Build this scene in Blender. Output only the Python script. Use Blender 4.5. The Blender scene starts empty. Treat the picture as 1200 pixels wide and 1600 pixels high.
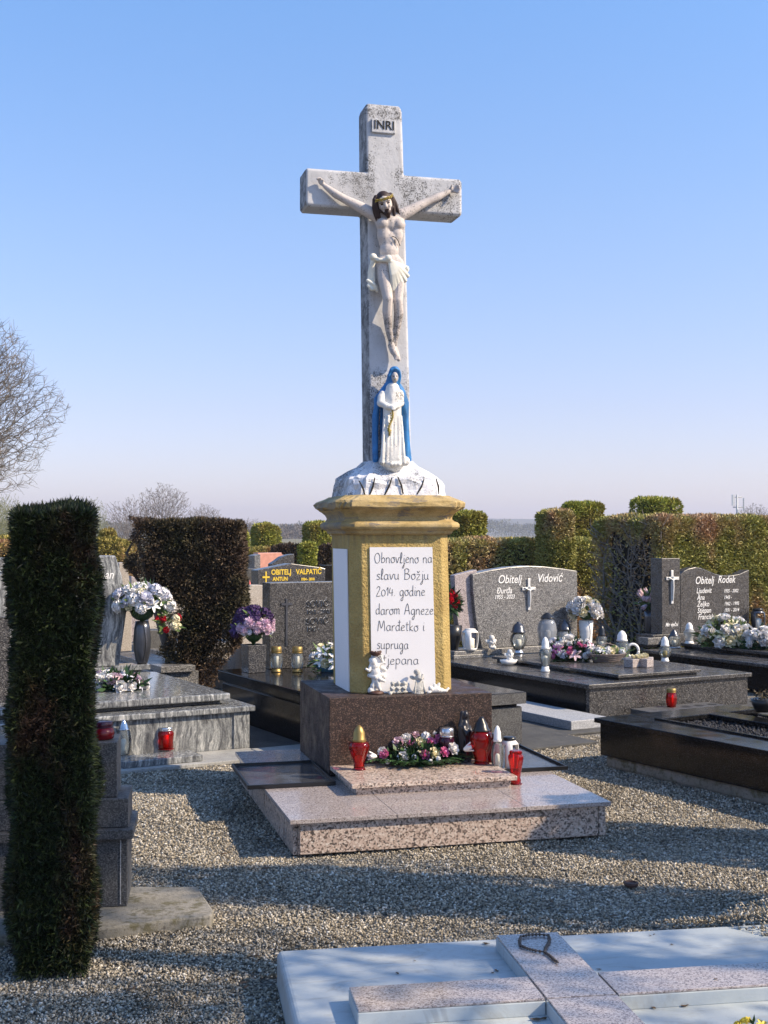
import bpy, math, random
import numpy as np
from mathutils import Vector, Matrix, Euler
random.seed(7); rng = np.random.default_rng(7)
R = math.radians
scene = bpy.context.scene
COL = scene.collection

# ------------------------------------------------------------------ camera, sky, sun, exposure
CAMZ, FPX, HZ = 1.6, 1950.0, 835.0
PITCH = math.atan((HZ - 800) / FPX)
cam = bpy.data.cameras.new('camera')
cam.sensor_fit = 'VERTICAL'; cam.sensor_height = 36; cam.sensor_width = 27
cam.lens = FPX / 1600 * 36
cam.clip_start = 0.05; cam.clip_end = 6000
camo = bpy.data.objects.new('camera', cam); COL.objects.link(camo)
camo.location = (0, 0, CAMZ); camo.rotation_euler = (R(90) + PITCH, 0, 0)
scene.camera = camo

SUN_EL, SUN_AZ = R(37), R(13)          # azimuth: how far the sun stands in front of pure right (+X)
sdir = Vector((math.cos(SUN_AZ) * math.cos(SUN_EL), -math.sin(SUN_AZ) * math.cos(SUN_EL), math.sin(SUN_EL)))
sun = bpy.data.lights.new('sun', 'SUN'); sun.energy = 5.0; sun.angle = R(0.6); sun.color = (1.0, 0.82, 0.60)
suno = bpy.data.objects.new('sun', sun); COL.objects.link(suno)
suno.rotation_euler = sdir.to_track_quat('Z', 'Y').to_euler(); suno.location = (8, -3, 9)

world = bpy.data.worlds.new('World'); scene.world = world; world.use_nodes = True
wn = world.node_tree.nodes; wl = world.node_tree.links
bg = wn['Background']
sky = wn.new('ShaderNodeTexSky'); sky.sky_type = 'NISHITA'; sky.sun_disc = False
sky.sun_elevation = SUN_EL; sky.sun_rotation = R(90) + SUN_AZ
sky.altitude = 100; sky.air_density = 1.0; sky.dust_density = 0.6; sky.ozone_density = 2.0
# gentle warm lilac haze near the horizon, multiplied into the sky by height above it
tc = wn.new('ShaderNodeTexCoord'); sp = wn.new('ShaderNodeSeparateXYZ')
wl.new(tc.outputs['Generated'], sp.inputs[0])
cr = wn.new('ShaderNodeValToRGB')
cr.color_ramp.elements[0].position = 0.0; cr.color_ramp.elements[0].color = (1.0, 0.87, 1.06, 1)
cr.color_ramp.elements[1].position = 0.40; cr.color_ramp.elements[1].color = (.94, 1.20, 1.44, 1)
e = cr.color_ramp.elements.new(0.10); e.color = (1.0, 0.88, 1.04, 1)
e = cr.color_ramp.elements.new(0.24); e.color = (1.02, 1.05, 1.20, 1)
wl.new(sp.outputs['Z'], cr.inputs[0])
mx = wn.new('ShaderNodeMix'); mx.data_type = 'RGBA'; mx.blend_type = 'MULTIPLY'; mx.inputs[0].default_value = 1.0
wl.new(sky.outputs[0], mx.inputs[6]); wl.new(cr.outputs[0], mx.inputs[7])
wl.new(mx.outputs[2], bg.inputs['Color']); bg.inputs['Strength'].default_value = 0.13
scene.view_settings.view_transform = 'Standard'; scene.view_settings.look = 'None'
scene.view_settings.gamma = 1; scene.view_settings.use_curve_mapping = False
scene.view_settings.exposure = 0.5
scene.cycles.max_bounces = 8; scene.cycles.transparent_max_bounces = 12
scene.cycles.sample_clamp_indirect = 6

# ------------------------------------------------------------------ pixel -> place helpers (1200x1600 photograph)
def ray(u, v):
    x, y, z = (u - 600) / FPX, 1.0, -(v - 800) / FPX
    c, s = math.cos(PITCH), math.sin(PITCH)
    return Vector((x, y * c - z * s, y * s + z * c))
def U(u, v, z):                        # point of the pixel's ray at height z
    d = ray(u, v); t = (z - CAMZ) / d.z
    return Vector((d.x * t, d.y * t, z))
def PY(u, v, Y):                       # point of the pixel's ray at depth Y
    d = ray(u, v); t = Y / d.y
    return Vector((d.x * t, Y, CAMZ + d.z * t))
class Frame:
    def __init__(s, x, y, a):
        s.o = Vector((x, y, 0)); s.a = R(a)
        s.A = Vector((math.cos(s.a), math.sin(s.a), 0)); s.B = Vector((-math.sin(s.a), math.cos(s.a), 0))
    def W(s, x, y, z=0): return s.o + s.A * x + s.B * y + Vector((0, 0, z))
    def L(s, p):
        d = Vector((p[0], p[1], 0)) - s.o
        return Vector((d.dot(s.A), d.dot(s.B), p[2]))
    def H(s, u, v, z): return s.L(U(u, v, z))
    def D(s, u, v, ly):                # pixel ray on the upright plane y = ly of the frame
        d = ray(u, v); c0 = Vector((0, 0, CAMZ)); n = s.B
        t = (ly - (c0 - s.o).dot(n)) / d.dot(n)
        return s.L(c0 + d * t)

# ------------------------------------------------------------------ materials
MATS = {}
def nodes(name):
    m = bpy.data.materials.new(name); m.use_nodes = True
    nt = m.node_tree; b = nt.nodes['Principled BSDF']
    return m, nt, b
def ramp(nt, fac, stops, interp='LINEAR'):
    r = nt.nodes.new('ShaderNodeValToRGB'); r.color_ramp.interpolation = interp
    el = r.color_ramp.elements
    el[0].position, el[0].color = stops[0][0], (*stops[0][1], 1)
    el[1].position, el[1].color = stops[-1][0], (*stops[-1][1], 1)
    for p, c in stops[1:-1]:
        k = el.new(p); k.color = (*c, 1)
    nt.links.new(fac, r.inputs[0]); return r.outputs[0]
def coord(nt, scale=(1, 1, 1)):
    t = nt.nodes.new('ShaderNodeTexCoord'); mp = nt.nodes.new('ShaderNodeMapping')
    mp.inputs['Scale'].default_value = scale
    nt.links.new(t.outputs['Object'], mp.inputs[0]); return mp.outputs[0]
def noise(nt, vec, scale, detail=3, rough=0.55, dist=0):
    n = nt.nodes.new('ShaderNodeTexNoise'); n.inputs['Scale'].default_value = scale
    n.inputs['Detail'].default_value = detail; n.inputs['Roughness'].default_value = rough
    n.inputs['Distortion'].default_value = dist
    nt.links.new(vec, n.inputs['Vector']); return n.outputs[0]
def voro(nt, vec, scale, out='Color'):
    n = nt.nodes.new('ShaderNodeTexVoronoi'); n.inputs['Scale'].default_value = scale
    nt.links.new(vec, n.inputs['Vector']); return n.outputs[out]
def mixc(nt, fac, a, b, mode='MIX'):
    m = nt.nodes.new('ShaderNodeMix'); m.data_type = 'RGBA'; m.blend_type = mode
    for s, x in ((0, fac), (6, a), (7, b)):
        if isinstance(x, (int, float)): m.inputs[s].default_value = x
        elif isinstance(x, tuple): m.inputs[s].default_value = (*x, 1)
        else: nt.links.new(x, m.inputs[s])
    return m.outputs[2]
def mathn(nt, op, a, b=0.0):
    m = nt.nodes.new('ShaderNodeMath'); m.operation = op
    for s, x in ((0, a), (1, b)):
        if isinstance(x, (int, float)): m.inputs[s].default_value = x
        else: nt.links.new(x, m.inputs[s])
    return m.outputs[0]
def bump(nt, b, h, strength=0.3, dist=0.01):
    n = nt.nodes.new('ShaderNodeBump'); n.inputs['Strength'].default_value = strength
    n.inputs['Distance'].default_value = dist
    nt.links.new(h, n.inputs['Height']); nt.links.new(n.outputs[0], b.inputs['Normal'])
def plain(name, c, rough=0.5, metal=0.0, spec=0.5, var=0.12, bmp=0.0, vs=14):
    if name in MATS: return MATS[name]
    m, nt, b = nodes(name); v = coord(nt)
    f = noise(nt, v, vs, 4)
    col = ramp(nt, f, [(0.3, tuple(x * (1 - var) for x in c)), (0.7, tuple(min(1, x * (1 + var)) for x in c))])
    nt.links.new(col, b.inputs['Base Color'])
    b.inputs['Roughness'].default_value = rough; b.inputs['Metallic'].default_value = metal
    b.inputs['Specular IOR Level'].default_value = spec
    if bmp: bump(nt, b, noise(nt, v, 60, 4), bmp, 0.004)
    MATS[name] = m; return m
def left_side_mask(nt, v):
    """1 where the piece's left side is (object-space normal), broken up by noise, to darken that side"""
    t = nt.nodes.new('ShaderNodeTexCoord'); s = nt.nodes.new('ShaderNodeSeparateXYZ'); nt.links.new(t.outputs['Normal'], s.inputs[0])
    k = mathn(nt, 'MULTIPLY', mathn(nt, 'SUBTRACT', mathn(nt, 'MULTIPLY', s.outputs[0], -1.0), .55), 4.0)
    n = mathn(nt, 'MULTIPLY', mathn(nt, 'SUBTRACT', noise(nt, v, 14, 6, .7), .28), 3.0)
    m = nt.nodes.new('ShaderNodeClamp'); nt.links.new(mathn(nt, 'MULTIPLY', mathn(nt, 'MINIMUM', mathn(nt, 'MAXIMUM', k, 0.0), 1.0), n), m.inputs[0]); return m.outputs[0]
def granite(name, cells, scale=160, rough=0.12, fleck=None, stain=None, bmp=0.0):
    """cells: ramp stops from dark to light mineral colours"""
    m, nt, b = nodes(name); v = coord(nt)
    n1 = nt.nodes.new('ShaderNodeTexVoronoi'); n1.inputs['Scale'].default_value = scale
    dn = nt.nodes.new('ShaderNodeTexNoise'); dn.inputs['Scale'].default_value = scale * .6; dn.inputs['Detail'].default_value = 2
    nt.links.new(v, dn.inputs['Vector'])
    vm = nt.nodes.new('ShaderNodeVectorMath'); vm.operation = 'MULTIPLY_ADD'
    nt.links.new(dn.outputs['Color'], vm.inputs[0]); vm.inputs[1].default_value = (1.2 / scale,) * 3
    nt.links.new(v, vm.inputs[2]); nt.links.new(vm.outputs[0], n1.inputs['Vector'])
    sx = nt.nodes.new('ShaderNodeSeparateColor'); nt.links.new(n1.outputs['Color'], sx.inputs[0])
    col = ramp(nt, sx.outputs[0], cells, 'LINEAR')
    if fleck:
        f = noise(nt, v, fleck[0], 2, 0.6)
        k = ramp(nt, f, [(fleck[1], (0, 0, 0)), (fleck[1] + 0.04, (1, 1, 1))])
        col = mixc(nt, k, col, fleck[2])
    if stain:
        f = noise(nt, v, 5, 5, 0.6)
        k = ramp(nt, f, [(0.42, (0, 0, 0)), (0.75, (1, 1, 1))])
        col = mixc(nt, mathn(nt, 'MULTIPLY', k, stain[0]), col, stain[1])
    nt.links.new(col, b.inputs['Base Color'])
    rr = ramp(nt, noise(nt, v, 9, 5, 0.65), [(0.35, (rough,) * 3), (0.75, (min(1, rough * 2.2 + .06),) * 3)])
    nt.links.new(rr, b.inputs['Roughness'])
    if name == 'black_granite': b.inputs['Specular IOR Level'].default_value = .2
    if bmp: bump(nt, b, noise(nt, v, scale * 1.4, 2), bmp, 0.002)
    MATS[name] = m; return m
granite('pink_granite', [(0, (.07, .06, .055)), (.2, (.17, .125, .10)), (.3, (.42, .32, .26)), (.7, (.55, .43, .35)), (1, (.66, .58, .50))], 120, .22, (85, .63, (.13, .10, .085)))
granite('pink_granite_fine', [(0, (.12, .10, .095)), (.25, (.31, .26, .24)), (1, (.52, .47, .44))], 210, .11, (120, .62, (.16, .12, .11)))
granite('brown_granite', [(0, (.008, .005, .004)), (.5, (.028, .015, .011)), (.8, (.062, .034, .024)), (1, (.17, .11, .085))], 200, .42, bmp=.15)
granite('black_granite', [(0, (.004, .004, .004)), (.8, (.010, .010, .011)), (1, (.04, .04, .04))], 260, .07)
granite('dark_granite', [(0, (.012, .012, .013)), (.45, (.034, .033, .034)), (.75, (.078, .076, .075)), (1, (.21, .20, .19))], 200, .16)
granite('grey_granite', [(0, (.03, .03, .03)), (.35, (.10, .10, .10)), (.7, (.20, .195, .19)), (1, (.40, .39, .37))], 170, .2)
granite('matt_granite', [(0, (.02, .02, .021)), (.5, (.055, .055, .057)), (1, (.15, .15, .15))], 240, .45, stain=(.35, (.14, .14, .13)))
granite('rose_grey_granite', [(0, (.10, .09, .09)), (.3, (.26, .22, .22)), (1, (.52, .45, .44))], 190, .3)
granite('beige_stone', [(0, (.28, .24, .20)), (1, (.50, .46, .41))], 180, .5)
granite('kerb_granite', [(0, (.14, .15, .16)), (.4, (.33, .34, .35)), (1, (.52, .52, .52))], 260, .5, bmp=.1)
def streaked():
    m, nt, b = nodes('streaked_granite'); v = coord(nt, (20, 20, 2.2))
    d = noise(nt, coord(nt), 2.2, 3)
    vm = nt.nodes.new('ShaderNodeVectorMath'); vm.operation = 'MULTIPLY_ADD'
    c = nt.nodes.new('ShaderNodeCombineXYZ')
    for k in range(3): nt.links.new(d, c.inputs[k])
    nt.links.new(c.outputs[0], vm.inputs[0]); vm.inputs[1].default_value = (5, 3, 1); nt.links.new(v, vm.inputs[2])
    f = noise(nt, vm.outputs[0], 2.0, 6, .62, .6)
    g = noise(nt, coord(nt, (1, 1, .5)), 130, 2)
    f = mathn(nt, 'ADD', mathn(nt, 'MULTIPLY', f, .78), mathn(nt, 'MULTIPLY', g, .22))
    col = ramp(nt, f, [(.34, (.05, .053, .06)), (.46, (.14, .145, .15)), (.54, (.25, .26, .26)), (.68, (.55, .55, .53))])
    nt.links.new(col, b.inputs['Base Color']); b.inputs['Roughness'].default_value = .14
    MATS['streaked_granite'] = m
streaked()
def stucco():
    m, nt, b = nodes('yellow_stucco'); v = coord(nt)
    f = noise(nt, v, 5, 6, .6)
    col = ramp(nt, f, [(.3, (.34, .235, .075)), (.55, (.46, .335, .115)), (.75, (.53, .41, .17))])
    g = noise(nt, v, 130, 3, .6)
    col = mixc(nt, ramp(nt, g, [(.36, (.5, .5, .5)), (.5, (0, 0, 0))]), col, (.30, .20, .07))
    # weathering: grey streaks just under the cornice
    z = nt.nodes.new('ShaderNodeSeparateXYZ'); nt.links.new(v, z.inputs[0])
    st = noise(nt, coord(nt, (26, 26, 2)), 1, 4, .6)
    w = mathn(nt, 'MULTIPLY', ramp(nt, z.outputs[2], [(1.50, (0, 0, 0)), (1.60, (1, 1, 1))]) if False else mathn(nt, 'SMOOTH_MAX', mathn(nt, 'MULTIPLY', mathn(nt, 'SUBTRACT', z.outputs[2], 1.50), 6), 0.0), ramp(nt, st, [(.45, (0, 0, 0)), (.62, (1, 1, 1))]))
    w = mathn(nt, 'MINIMUM', w, .75)
    col = mixc(nt, w, col, (.16, .13, .085))
    nt.links.new(col, b.inputs['Base Color']); b.inputs['Roughness'].default_value = .85
    bump(nt, b, mathn(nt, 'ADD', noise(nt, v, 75, 3, .6), mathn(nt, 'MULTIPLY', noise(nt, v, 8, 3), .6)), 1.0, .014)
    MATS['yellow_stucco'] = m
stucco()
def cornice_mat():
    m, nt, b = nodes('cornice_paint'); v = coord(nt)
    f = noise(nt, v, 7, 6, .6, .4)
    col = ramp(nt, f, [(.36, (.30, .21, .08)), (.5, (.45, .325, .13)), (.70, (.51, .39, .20))])
    k = ramp(nt, noise(nt, coord(nt, (3, 3, 9)), 2.2, 6, .7, .5), [(.56, (0, 0, 0)), (.63, (1, 1, 1))])
    col = mixc(nt, k, col, (.22, .185, .14))
    c = ramp(nt, noise(nt, coord(nt, (1, 1, 3)), 16, 8, .75, 1.2), [(.485, (0, 0, 0)), (.5, (1, 1, 1)), (.515, (0, 0, 0))])
    col = mixc(nt, mathn(nt, 'MULTIPLY', c, .7), col, (.05, .04, .03))
    col = mixc(nt, mathn(nt, 'MULTIPLY', left_side_mask(nt, v), .85), col, (.13, .125, .115))
    nt.links.new(col, b.inputs['Base Color']); b.inputs['Roughness'].default_value = .8
    bump(nt, b, noise(nt, v, 30, 6, .65), .5, .008)
    MATS['cornice_paint'] = m
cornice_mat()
def lichen_white(name, base, heavy=.5, zspots=(), scale=55, left_dark=0):
    """weathered white paint with black lichen freckles; zspots: (centre xyz, radius) of heavy growth"""
    m, nt, b = nodes(name); v = coord(nt)
    f = noise(nt, v, 6, 6, .6)
    col = ramp(nt, f, [(.3, tuple(x * .78 for x in base)), (.65, base)])
    dens = mathn(nt, 'MULTIPLY', mathn(nt, 'SUBTRACT', noise(nt, v, 3.4, 4, .6), .45), heavy)
    for c, r in zspots:
        dn = nt.nodes.new('ShaderNodeVectorMath'); dn.operation = 'DISTANCE'
        nt.links.new(v, dn.inputs[0]); dn.inputs[1].default_value = c
        k = mathn(nt, 'MAXIMUM', mathn(nt, 'SUBTRACT', 1.0, mathn(nt, 'DIVIDE', dn.outputs[1], r)), 0.0)
        dens = mathn(nt, 'ADD', dens, mathn(nt, 'MULTIPLY', k, .30))
    dens = mathn(nt, 'MINIMUM', dens, .105)
    g = mathn(nt, 'ADD', mathn(nt, 'ADD', mathn(nt, 'MULTIPLY', noise(nt, v, scale * 2.2, 4, .7), .65), mathn(nt, 'MULTIPLY', noise(nt, v, scale * .5, 4, .7), .35)), dens)
    k = ramp(nt, g, [(.57, (0, 0, 0)), (.66, (1, 1, 1))])
    col = mixc(nt, mathn(nt, 'MULTIPLY', k, .88), col, (.045, .043, .04))
    k2 = ramp(nt, noise(nt, coord(nt, (1, 1, .35)), 9, 6, .7, .6), [(.55, (0, 0, 0)), (.75, (1, 1, 1))])
    col = mixc(nt, mathn(nt, 'MULTIPLY', k2, .55), col, (.28, .27, .26))
    if left_dark: col = mixc(nt, mathn(nt, 'MULTIPLY', left_side_mask(nt, v), left_dark), col, (.035, .036, .038))  # left-facing sides mixed darker, by normal and noise
    nt.links.new(col, b.inputs['Base Color']); b.inputs['Roughness'].default_value = .75
    bump(nt, b, noise(nt, v, 22, 7, .65), .7 if name == 'rock_paint' else .4, .02 if name == 'rock_paint' else .01)
    MATS[name] = m; return m
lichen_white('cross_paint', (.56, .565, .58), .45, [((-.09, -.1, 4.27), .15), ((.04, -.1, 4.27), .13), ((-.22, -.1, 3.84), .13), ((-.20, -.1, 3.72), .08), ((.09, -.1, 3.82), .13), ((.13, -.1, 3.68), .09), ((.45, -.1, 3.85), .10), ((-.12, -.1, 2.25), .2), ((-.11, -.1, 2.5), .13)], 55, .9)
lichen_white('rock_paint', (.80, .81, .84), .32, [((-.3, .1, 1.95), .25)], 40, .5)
lichen_white('figure_skin', (.60, .54, .505), .30, [((-.02, -.16, 2.85), .14)], 60)
lichen_white('robe_paint', (.80, .79, .75), .30, [((.0, -.25, 2.44), .06)], 60)
lichen_white('figurine_white', (.78, .77, .74), .5, (), 90)
lichen_white('figurine_grey', (.55, .54, .50), 1.2, (), 90)
def painted_slab():
    m, nt, b = nodes('blue_grey_paint'); v = coord(nt)
    col = ramp(nt, noise(nt, v, 3, 6, .6), [(.3, (.37, .415, .43)), (.7, (.48, .52, .525))])
    k = ramp(nt, noise(nt, v, 90, 5, .75), [(.66, (0, 0, 0)), (.70, (1, 1, 1))])
    col = mixc(nt, mathn(nt, 'MULTIPLY', k, .8), col, (.12, .11, .09))
    k = ramp(nt, noise(nt, coord(nt, (1, 2.5, 1)), 3.2, 9, .75, 1.2), [(.52, (0, 0, 0)), (.66, (1, 1, 1))])
    col = mixc(nt, mathn(nt, 'MULTIPLY', k, .45), col, (.25, .235, .20))
    k = ramp(nt, noise(nt, coord(nt, (2, 14, 1)), 2.0, 5, .7, .5), [(.63, (0, 0, 0)), (.66, (1, 1, 1))])
    col = mixc(nt, mathn(nt, 'MULTIPLY', k, .35), col, (.20, .20, .20))
    nt.links.new(col, b.inputs['Base Color']); b.inputs['Roughness'].default_value = .55
    bump(nt, b, noise(nt, v, 14, 5), .2, .01)
    MATS['blue_grey_paint'] = m
painted_slab()
def concrete(name, lo, hi, moss=None):
    m, nt, b = nodes(name); v = coord(nt)
    col = ramp(nt, noise(nt, v, 5, 8, .68), [(.3, lo), (.7, hi)])
    k = ramp(nt, noise(nt, v, 70, 4, .7), [(.38, (1, 1, 1)), (.46, (0, 0, 0))])
    col = mixc(nt, mathn(nt, 'MULTIPLY', k, .5), col, tuple(x * .4 for x in lo))
    if moss:
        k = ramp(nt, noise(nt, v, 11, 7, .7), [(.52, (0, 0, 0)), (.62, (1, 1, 1))])
        col = mixc(nt, mathn(nt, 'MULTIPLY', k, .8), col, moss)
    nt.links.new(col, b.inputs['Base Color']); b.inputs['Roughness'].default_value = .9
    bump(nt, b, noise(nt, v, 40, 6, .7), .6, .008)
    MATS[name] = m
concrete('concrete', (.25, .25, .24), (.42, .42, .40))
concrete('dark_paving', (.045, .045, .045), (.10, .098, .09))
concrete('old_concrete', (.16, .15, .12), (.30, .28, .24), (.09, .08, .035))
def island(name, stops, rough=.8, patch=None, transl=0.0, spec=.3, noise_scale=1.5):
    """per-piece random colour (leaves, stones); patch = second set of stops on noise patches"""
    m, nt, b = nodes(name); v = coord(nt)
    g = nt.nodes.new('ShaderNodeNewGeometry')
    col = ramp(nt, g.outputs['Random Per Island'], stops)
    if patch:
        c2 = ramp(nt, g.outputs['Random Per Island'], patch[0])
        pk = ramp(nt, noise(nt, coord(nt, patch[3] if len(patch) > 3 else (1, 1, 1)), noise_scale, 4, .6), [(patch[1], (0, 0, 0)), (patch[2], (1, 1, 1))])
        col = mixc(nt, pk, col, c2)
    nt.links.new(col, b.inputs['Base Color']); b.inputs['Roughness'].default_value = rough
    b.inputs['Specular IOR Level'].default_value = spec
    MATS[name] = m; return m
BR = [(0, (.016, .009, .006)), (.6, (.048, .026, .016)), (1, (.11, .065, .038))]
island('yew_dark', [(0, (.006, .010, .004)), (.6, (.018, .030, .009)), (1, (.05, .07, .017))], .6, (BR, .54, .66, (2.2, 2.2, .9)), noise_scale=2.4)
island('yew_brown', [(0, (.014, .016, .007)), (.5, (.038, .040, .015)), (1, (.085, .08, .03))], .7, ([(0, (.034, .020, .012)), (.6, (.085, .054, .034)), (1, (.16, .11, .075))], .34, .58), noise_scale=1.7)
island('thuja_sun', [(0, (.16, .155, .03)), (.6, (.34, .33, .08)), (1, (.52, .48, .17))], .7, ([(0, (.27, .15, .08)), (.6, (.50, .33, .19)), (1, (.66, .49, .32))], .45, .60), noise_scale=1.1)
island('thuja_green', [(0, (.15, .16, .022)), (.6, (.31, .33, .05)), (1, (.46, .46, .10))], .7, ([(0, (.22, .15, .04)), (1, (.42, .32, .09))], .48, .66), noise_scale=1.3)
island('gold_hedge', [(0, (.17, .15, .03)), (.6, (.31, .26, .06)), (1, (.42, .35, .11))], .7, ([(0, (.28, .13, .06)), (1, (.50, .30, .16))], .45, .6), noise_scale=1.0)
island('leaf_green', [(0, (.012, .035, .012)), (.6, (.03, .075, .025)), (1, (.07, .14, .05))], .45)
island('leaf_light', [(0, (.06, .11, .03)), (1, (.20, .28, .09))], .45)
island('bark_twig', [(0, (.10, .085, .07)), (1, (.22, .19, .155))], .9)
island('pale_wood', [(0, (.16, .17, .09)), (1, (.30, .31, .17))], .9)
island('grey_wood', [(0, (.13, .115, .105)), (1, (.24, .21, .19))], .9)
island('gravel_stone', [(0, (.12, .10, .07)), (.25, (.26, .225, .165)), (.6, (.41, .36, .275)), (.85, (.52, .465, .37)), (1, (.70, .67, .60))], .85, ([(0, (.06, .05, .035)), (.5, (.20, .17, .12)), (1, (.44, .39, .31))], .50, .68), noise_scale=1.9)
island('black_gravel', [(0, (.008, .008, .009)), (1, (.05, .05, .055))], .5)
plain('yew_core', (.012, .012, .008), 1, var=.3); plain('thuja_core', (.03, .028, .012), 1, var=.3)
plain('bark', (.13, .11, .09), .9, var=.3, bmp=.5); plain('dead_twig', (.22, .195, .17), .9, var=.25)
def glass(name, c, dens=.35, rough=.05):
    """coloured lantern glass or plastic: partly see-through, partly scattering, with a glossy coat"""
    m = bpy.data.materials.new(name); m.use_nodes = True; nt = m.node_tree; nt.nodes.clear()
    o = nt.nodes.new('ShaderNodeOutputMaterial'); t = nt.nodes.new('ShaderNodeBsdfTransparent')
    t.inputs[0].default_value = (*[min(1, x ** .5) for x in c], 1)
    d = nt.nodes.new('ShaderNodeBsdfTranslucent'); d.inputs[0].default_value = (*c, 1)
    d2 = nt.nodes.new('ShaderNodeBsdfDiffuse'); d2.inputs[0].default_value = (*c, 1)
    a = nt.nodes.new('ShaderNodeMixShader'); a.inputs[0].default_value = .5
    nt.links.new(d.outputs[0], a.inputs[1]); nt.links.new(d2.outputs[0], a.inputs[2])
    s = nt.nodes.new('ShaderNodeMixShader'); s.inputs[0].default_value = dens
    nt.links.new(t.outputs[0], s.inputs[1]); nt.links.new(a.outputs[0], s.inputs[2])
    g = nt.nodes.new('ShaderNodeBsdfGlossy'); g.inputs['Roughness'].default_value = rough
    f = nt.nodes.new('ShaderNodeFresnel'); f.inputs[0].default_value = 1.5
    s2 = nt.nodes.new('ShaderNodeMixShader'); nt.links.new(f.outputs[0], s2.inputs[0])
    nt.links.new(s.outputs[0], s2.inputs[1]); nt.links.new(g.outputs[0], s2.inputs[2])
    nt.links.new(s2.outputs[0], o.inputs[0]); MATS[name] = m
glass('red_glass', (.80, .018, .012), .22); glass('dark_red_glass', (.30, .008, .02), .6)
glass('clear_glass', (.80, .84, .82), .16); glass('milky_glass', (.75, .76, .74), .65); glass('ribbed_glass', (.62, .66, .72), .55)
glass('purple_glass', (.10, .02, .05), .65)
plain('candle_red', (.80, .05, .02), .5); plain('candle_white', (.80, .76, .66), .6)
plain('gold_metal', (.36, .25, .09), .45, .8); plain('silver_metal', (.62, .63, .65), .25, .9)
plain('gunmetal', (.10, .105, .12), .3, .75); plain('black_plastic', (.015, .016, .018), .3)
plain('white_plastic', (.80, .79, .76), .4); plain('white_petal', (.82, .80, .78), .7, var=.05)
plain('cream_petal', (.80, .74, .52), .7, var=.06); plain('blush_petal', (.74, .55, .60), .7, var=.08)
plain('pink_petal', (.72, .22, .42), .7, var=.15); plain('purple_petal', (.055, .022, .10), .7, var=.35)
plain('lilac_petal', (.80, .60, .71), .7, var=.1); plain('red_petal', (.60, .01, .03), .6, var=.2)
plain('lavender_petal', (.72, .72, .80), .7, var=.08); plain('yellow_petal', (.75, .60, .08), .6)
plain('orange_petal', (.75, .25, .10), .6); plain('blue_foil', (.08, .25, .40), .3)
plain('white_letter', (.80, .79, .76), .5, var=.03); plain('yellow_letter', (.75, .52, .05), .4, var=.03)
plain('black_letter', (.01, .01, .01), .25, spec=.8); plain('ink', (.10, .095, .085), .8, var=.3)
plain('paper_white', (.78, .78, .80), .55, var=.03, vs=3); plain('hair_paint', (.030, .014, .012), .6, var=.3)
plain('gold_paint', (.34, .25, .04), .55, var=.3); plain('cloth_paint', (.74, .72, .62), .65, var=.12)
plain('blue_paint', (.022, .16, .40), .6, var=.35, bmp=.4); plain('face_grey', (.42, .39, .37), .7, var=.3)
plain('dark_line', (.02, .018, .015), .9); granite('mirror_tray', [(0, (.025, .027, .032)), (1, (.045, .047, .052))], 120, .10, (95, .69, (.42, .40, .36)), (.5, (.12, .12, .115)))
plain('black_rim', (.006, .006, .007), .35); plain('brown_bowl', (.07, .03, .02), .6, var=.3)
plain('bronze', (.035, .035, .04), .35, .5); plain('silver_cross', (.66, .66, .64), .35, .3)
plain('wicker', (.16, .13, .12), .8, var=.3); plain('red_stone', (.62, .30, .22), .3, var=.15)
plain('dead_leaf', (.10, .06, .03), .8, var=.4); plain('bead', (.08, .055, .04), .4)
plain('red_white_candle', (.70, .15, .13), .5); plain('mast_grey', (.45, .47, .48), .6)
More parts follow.
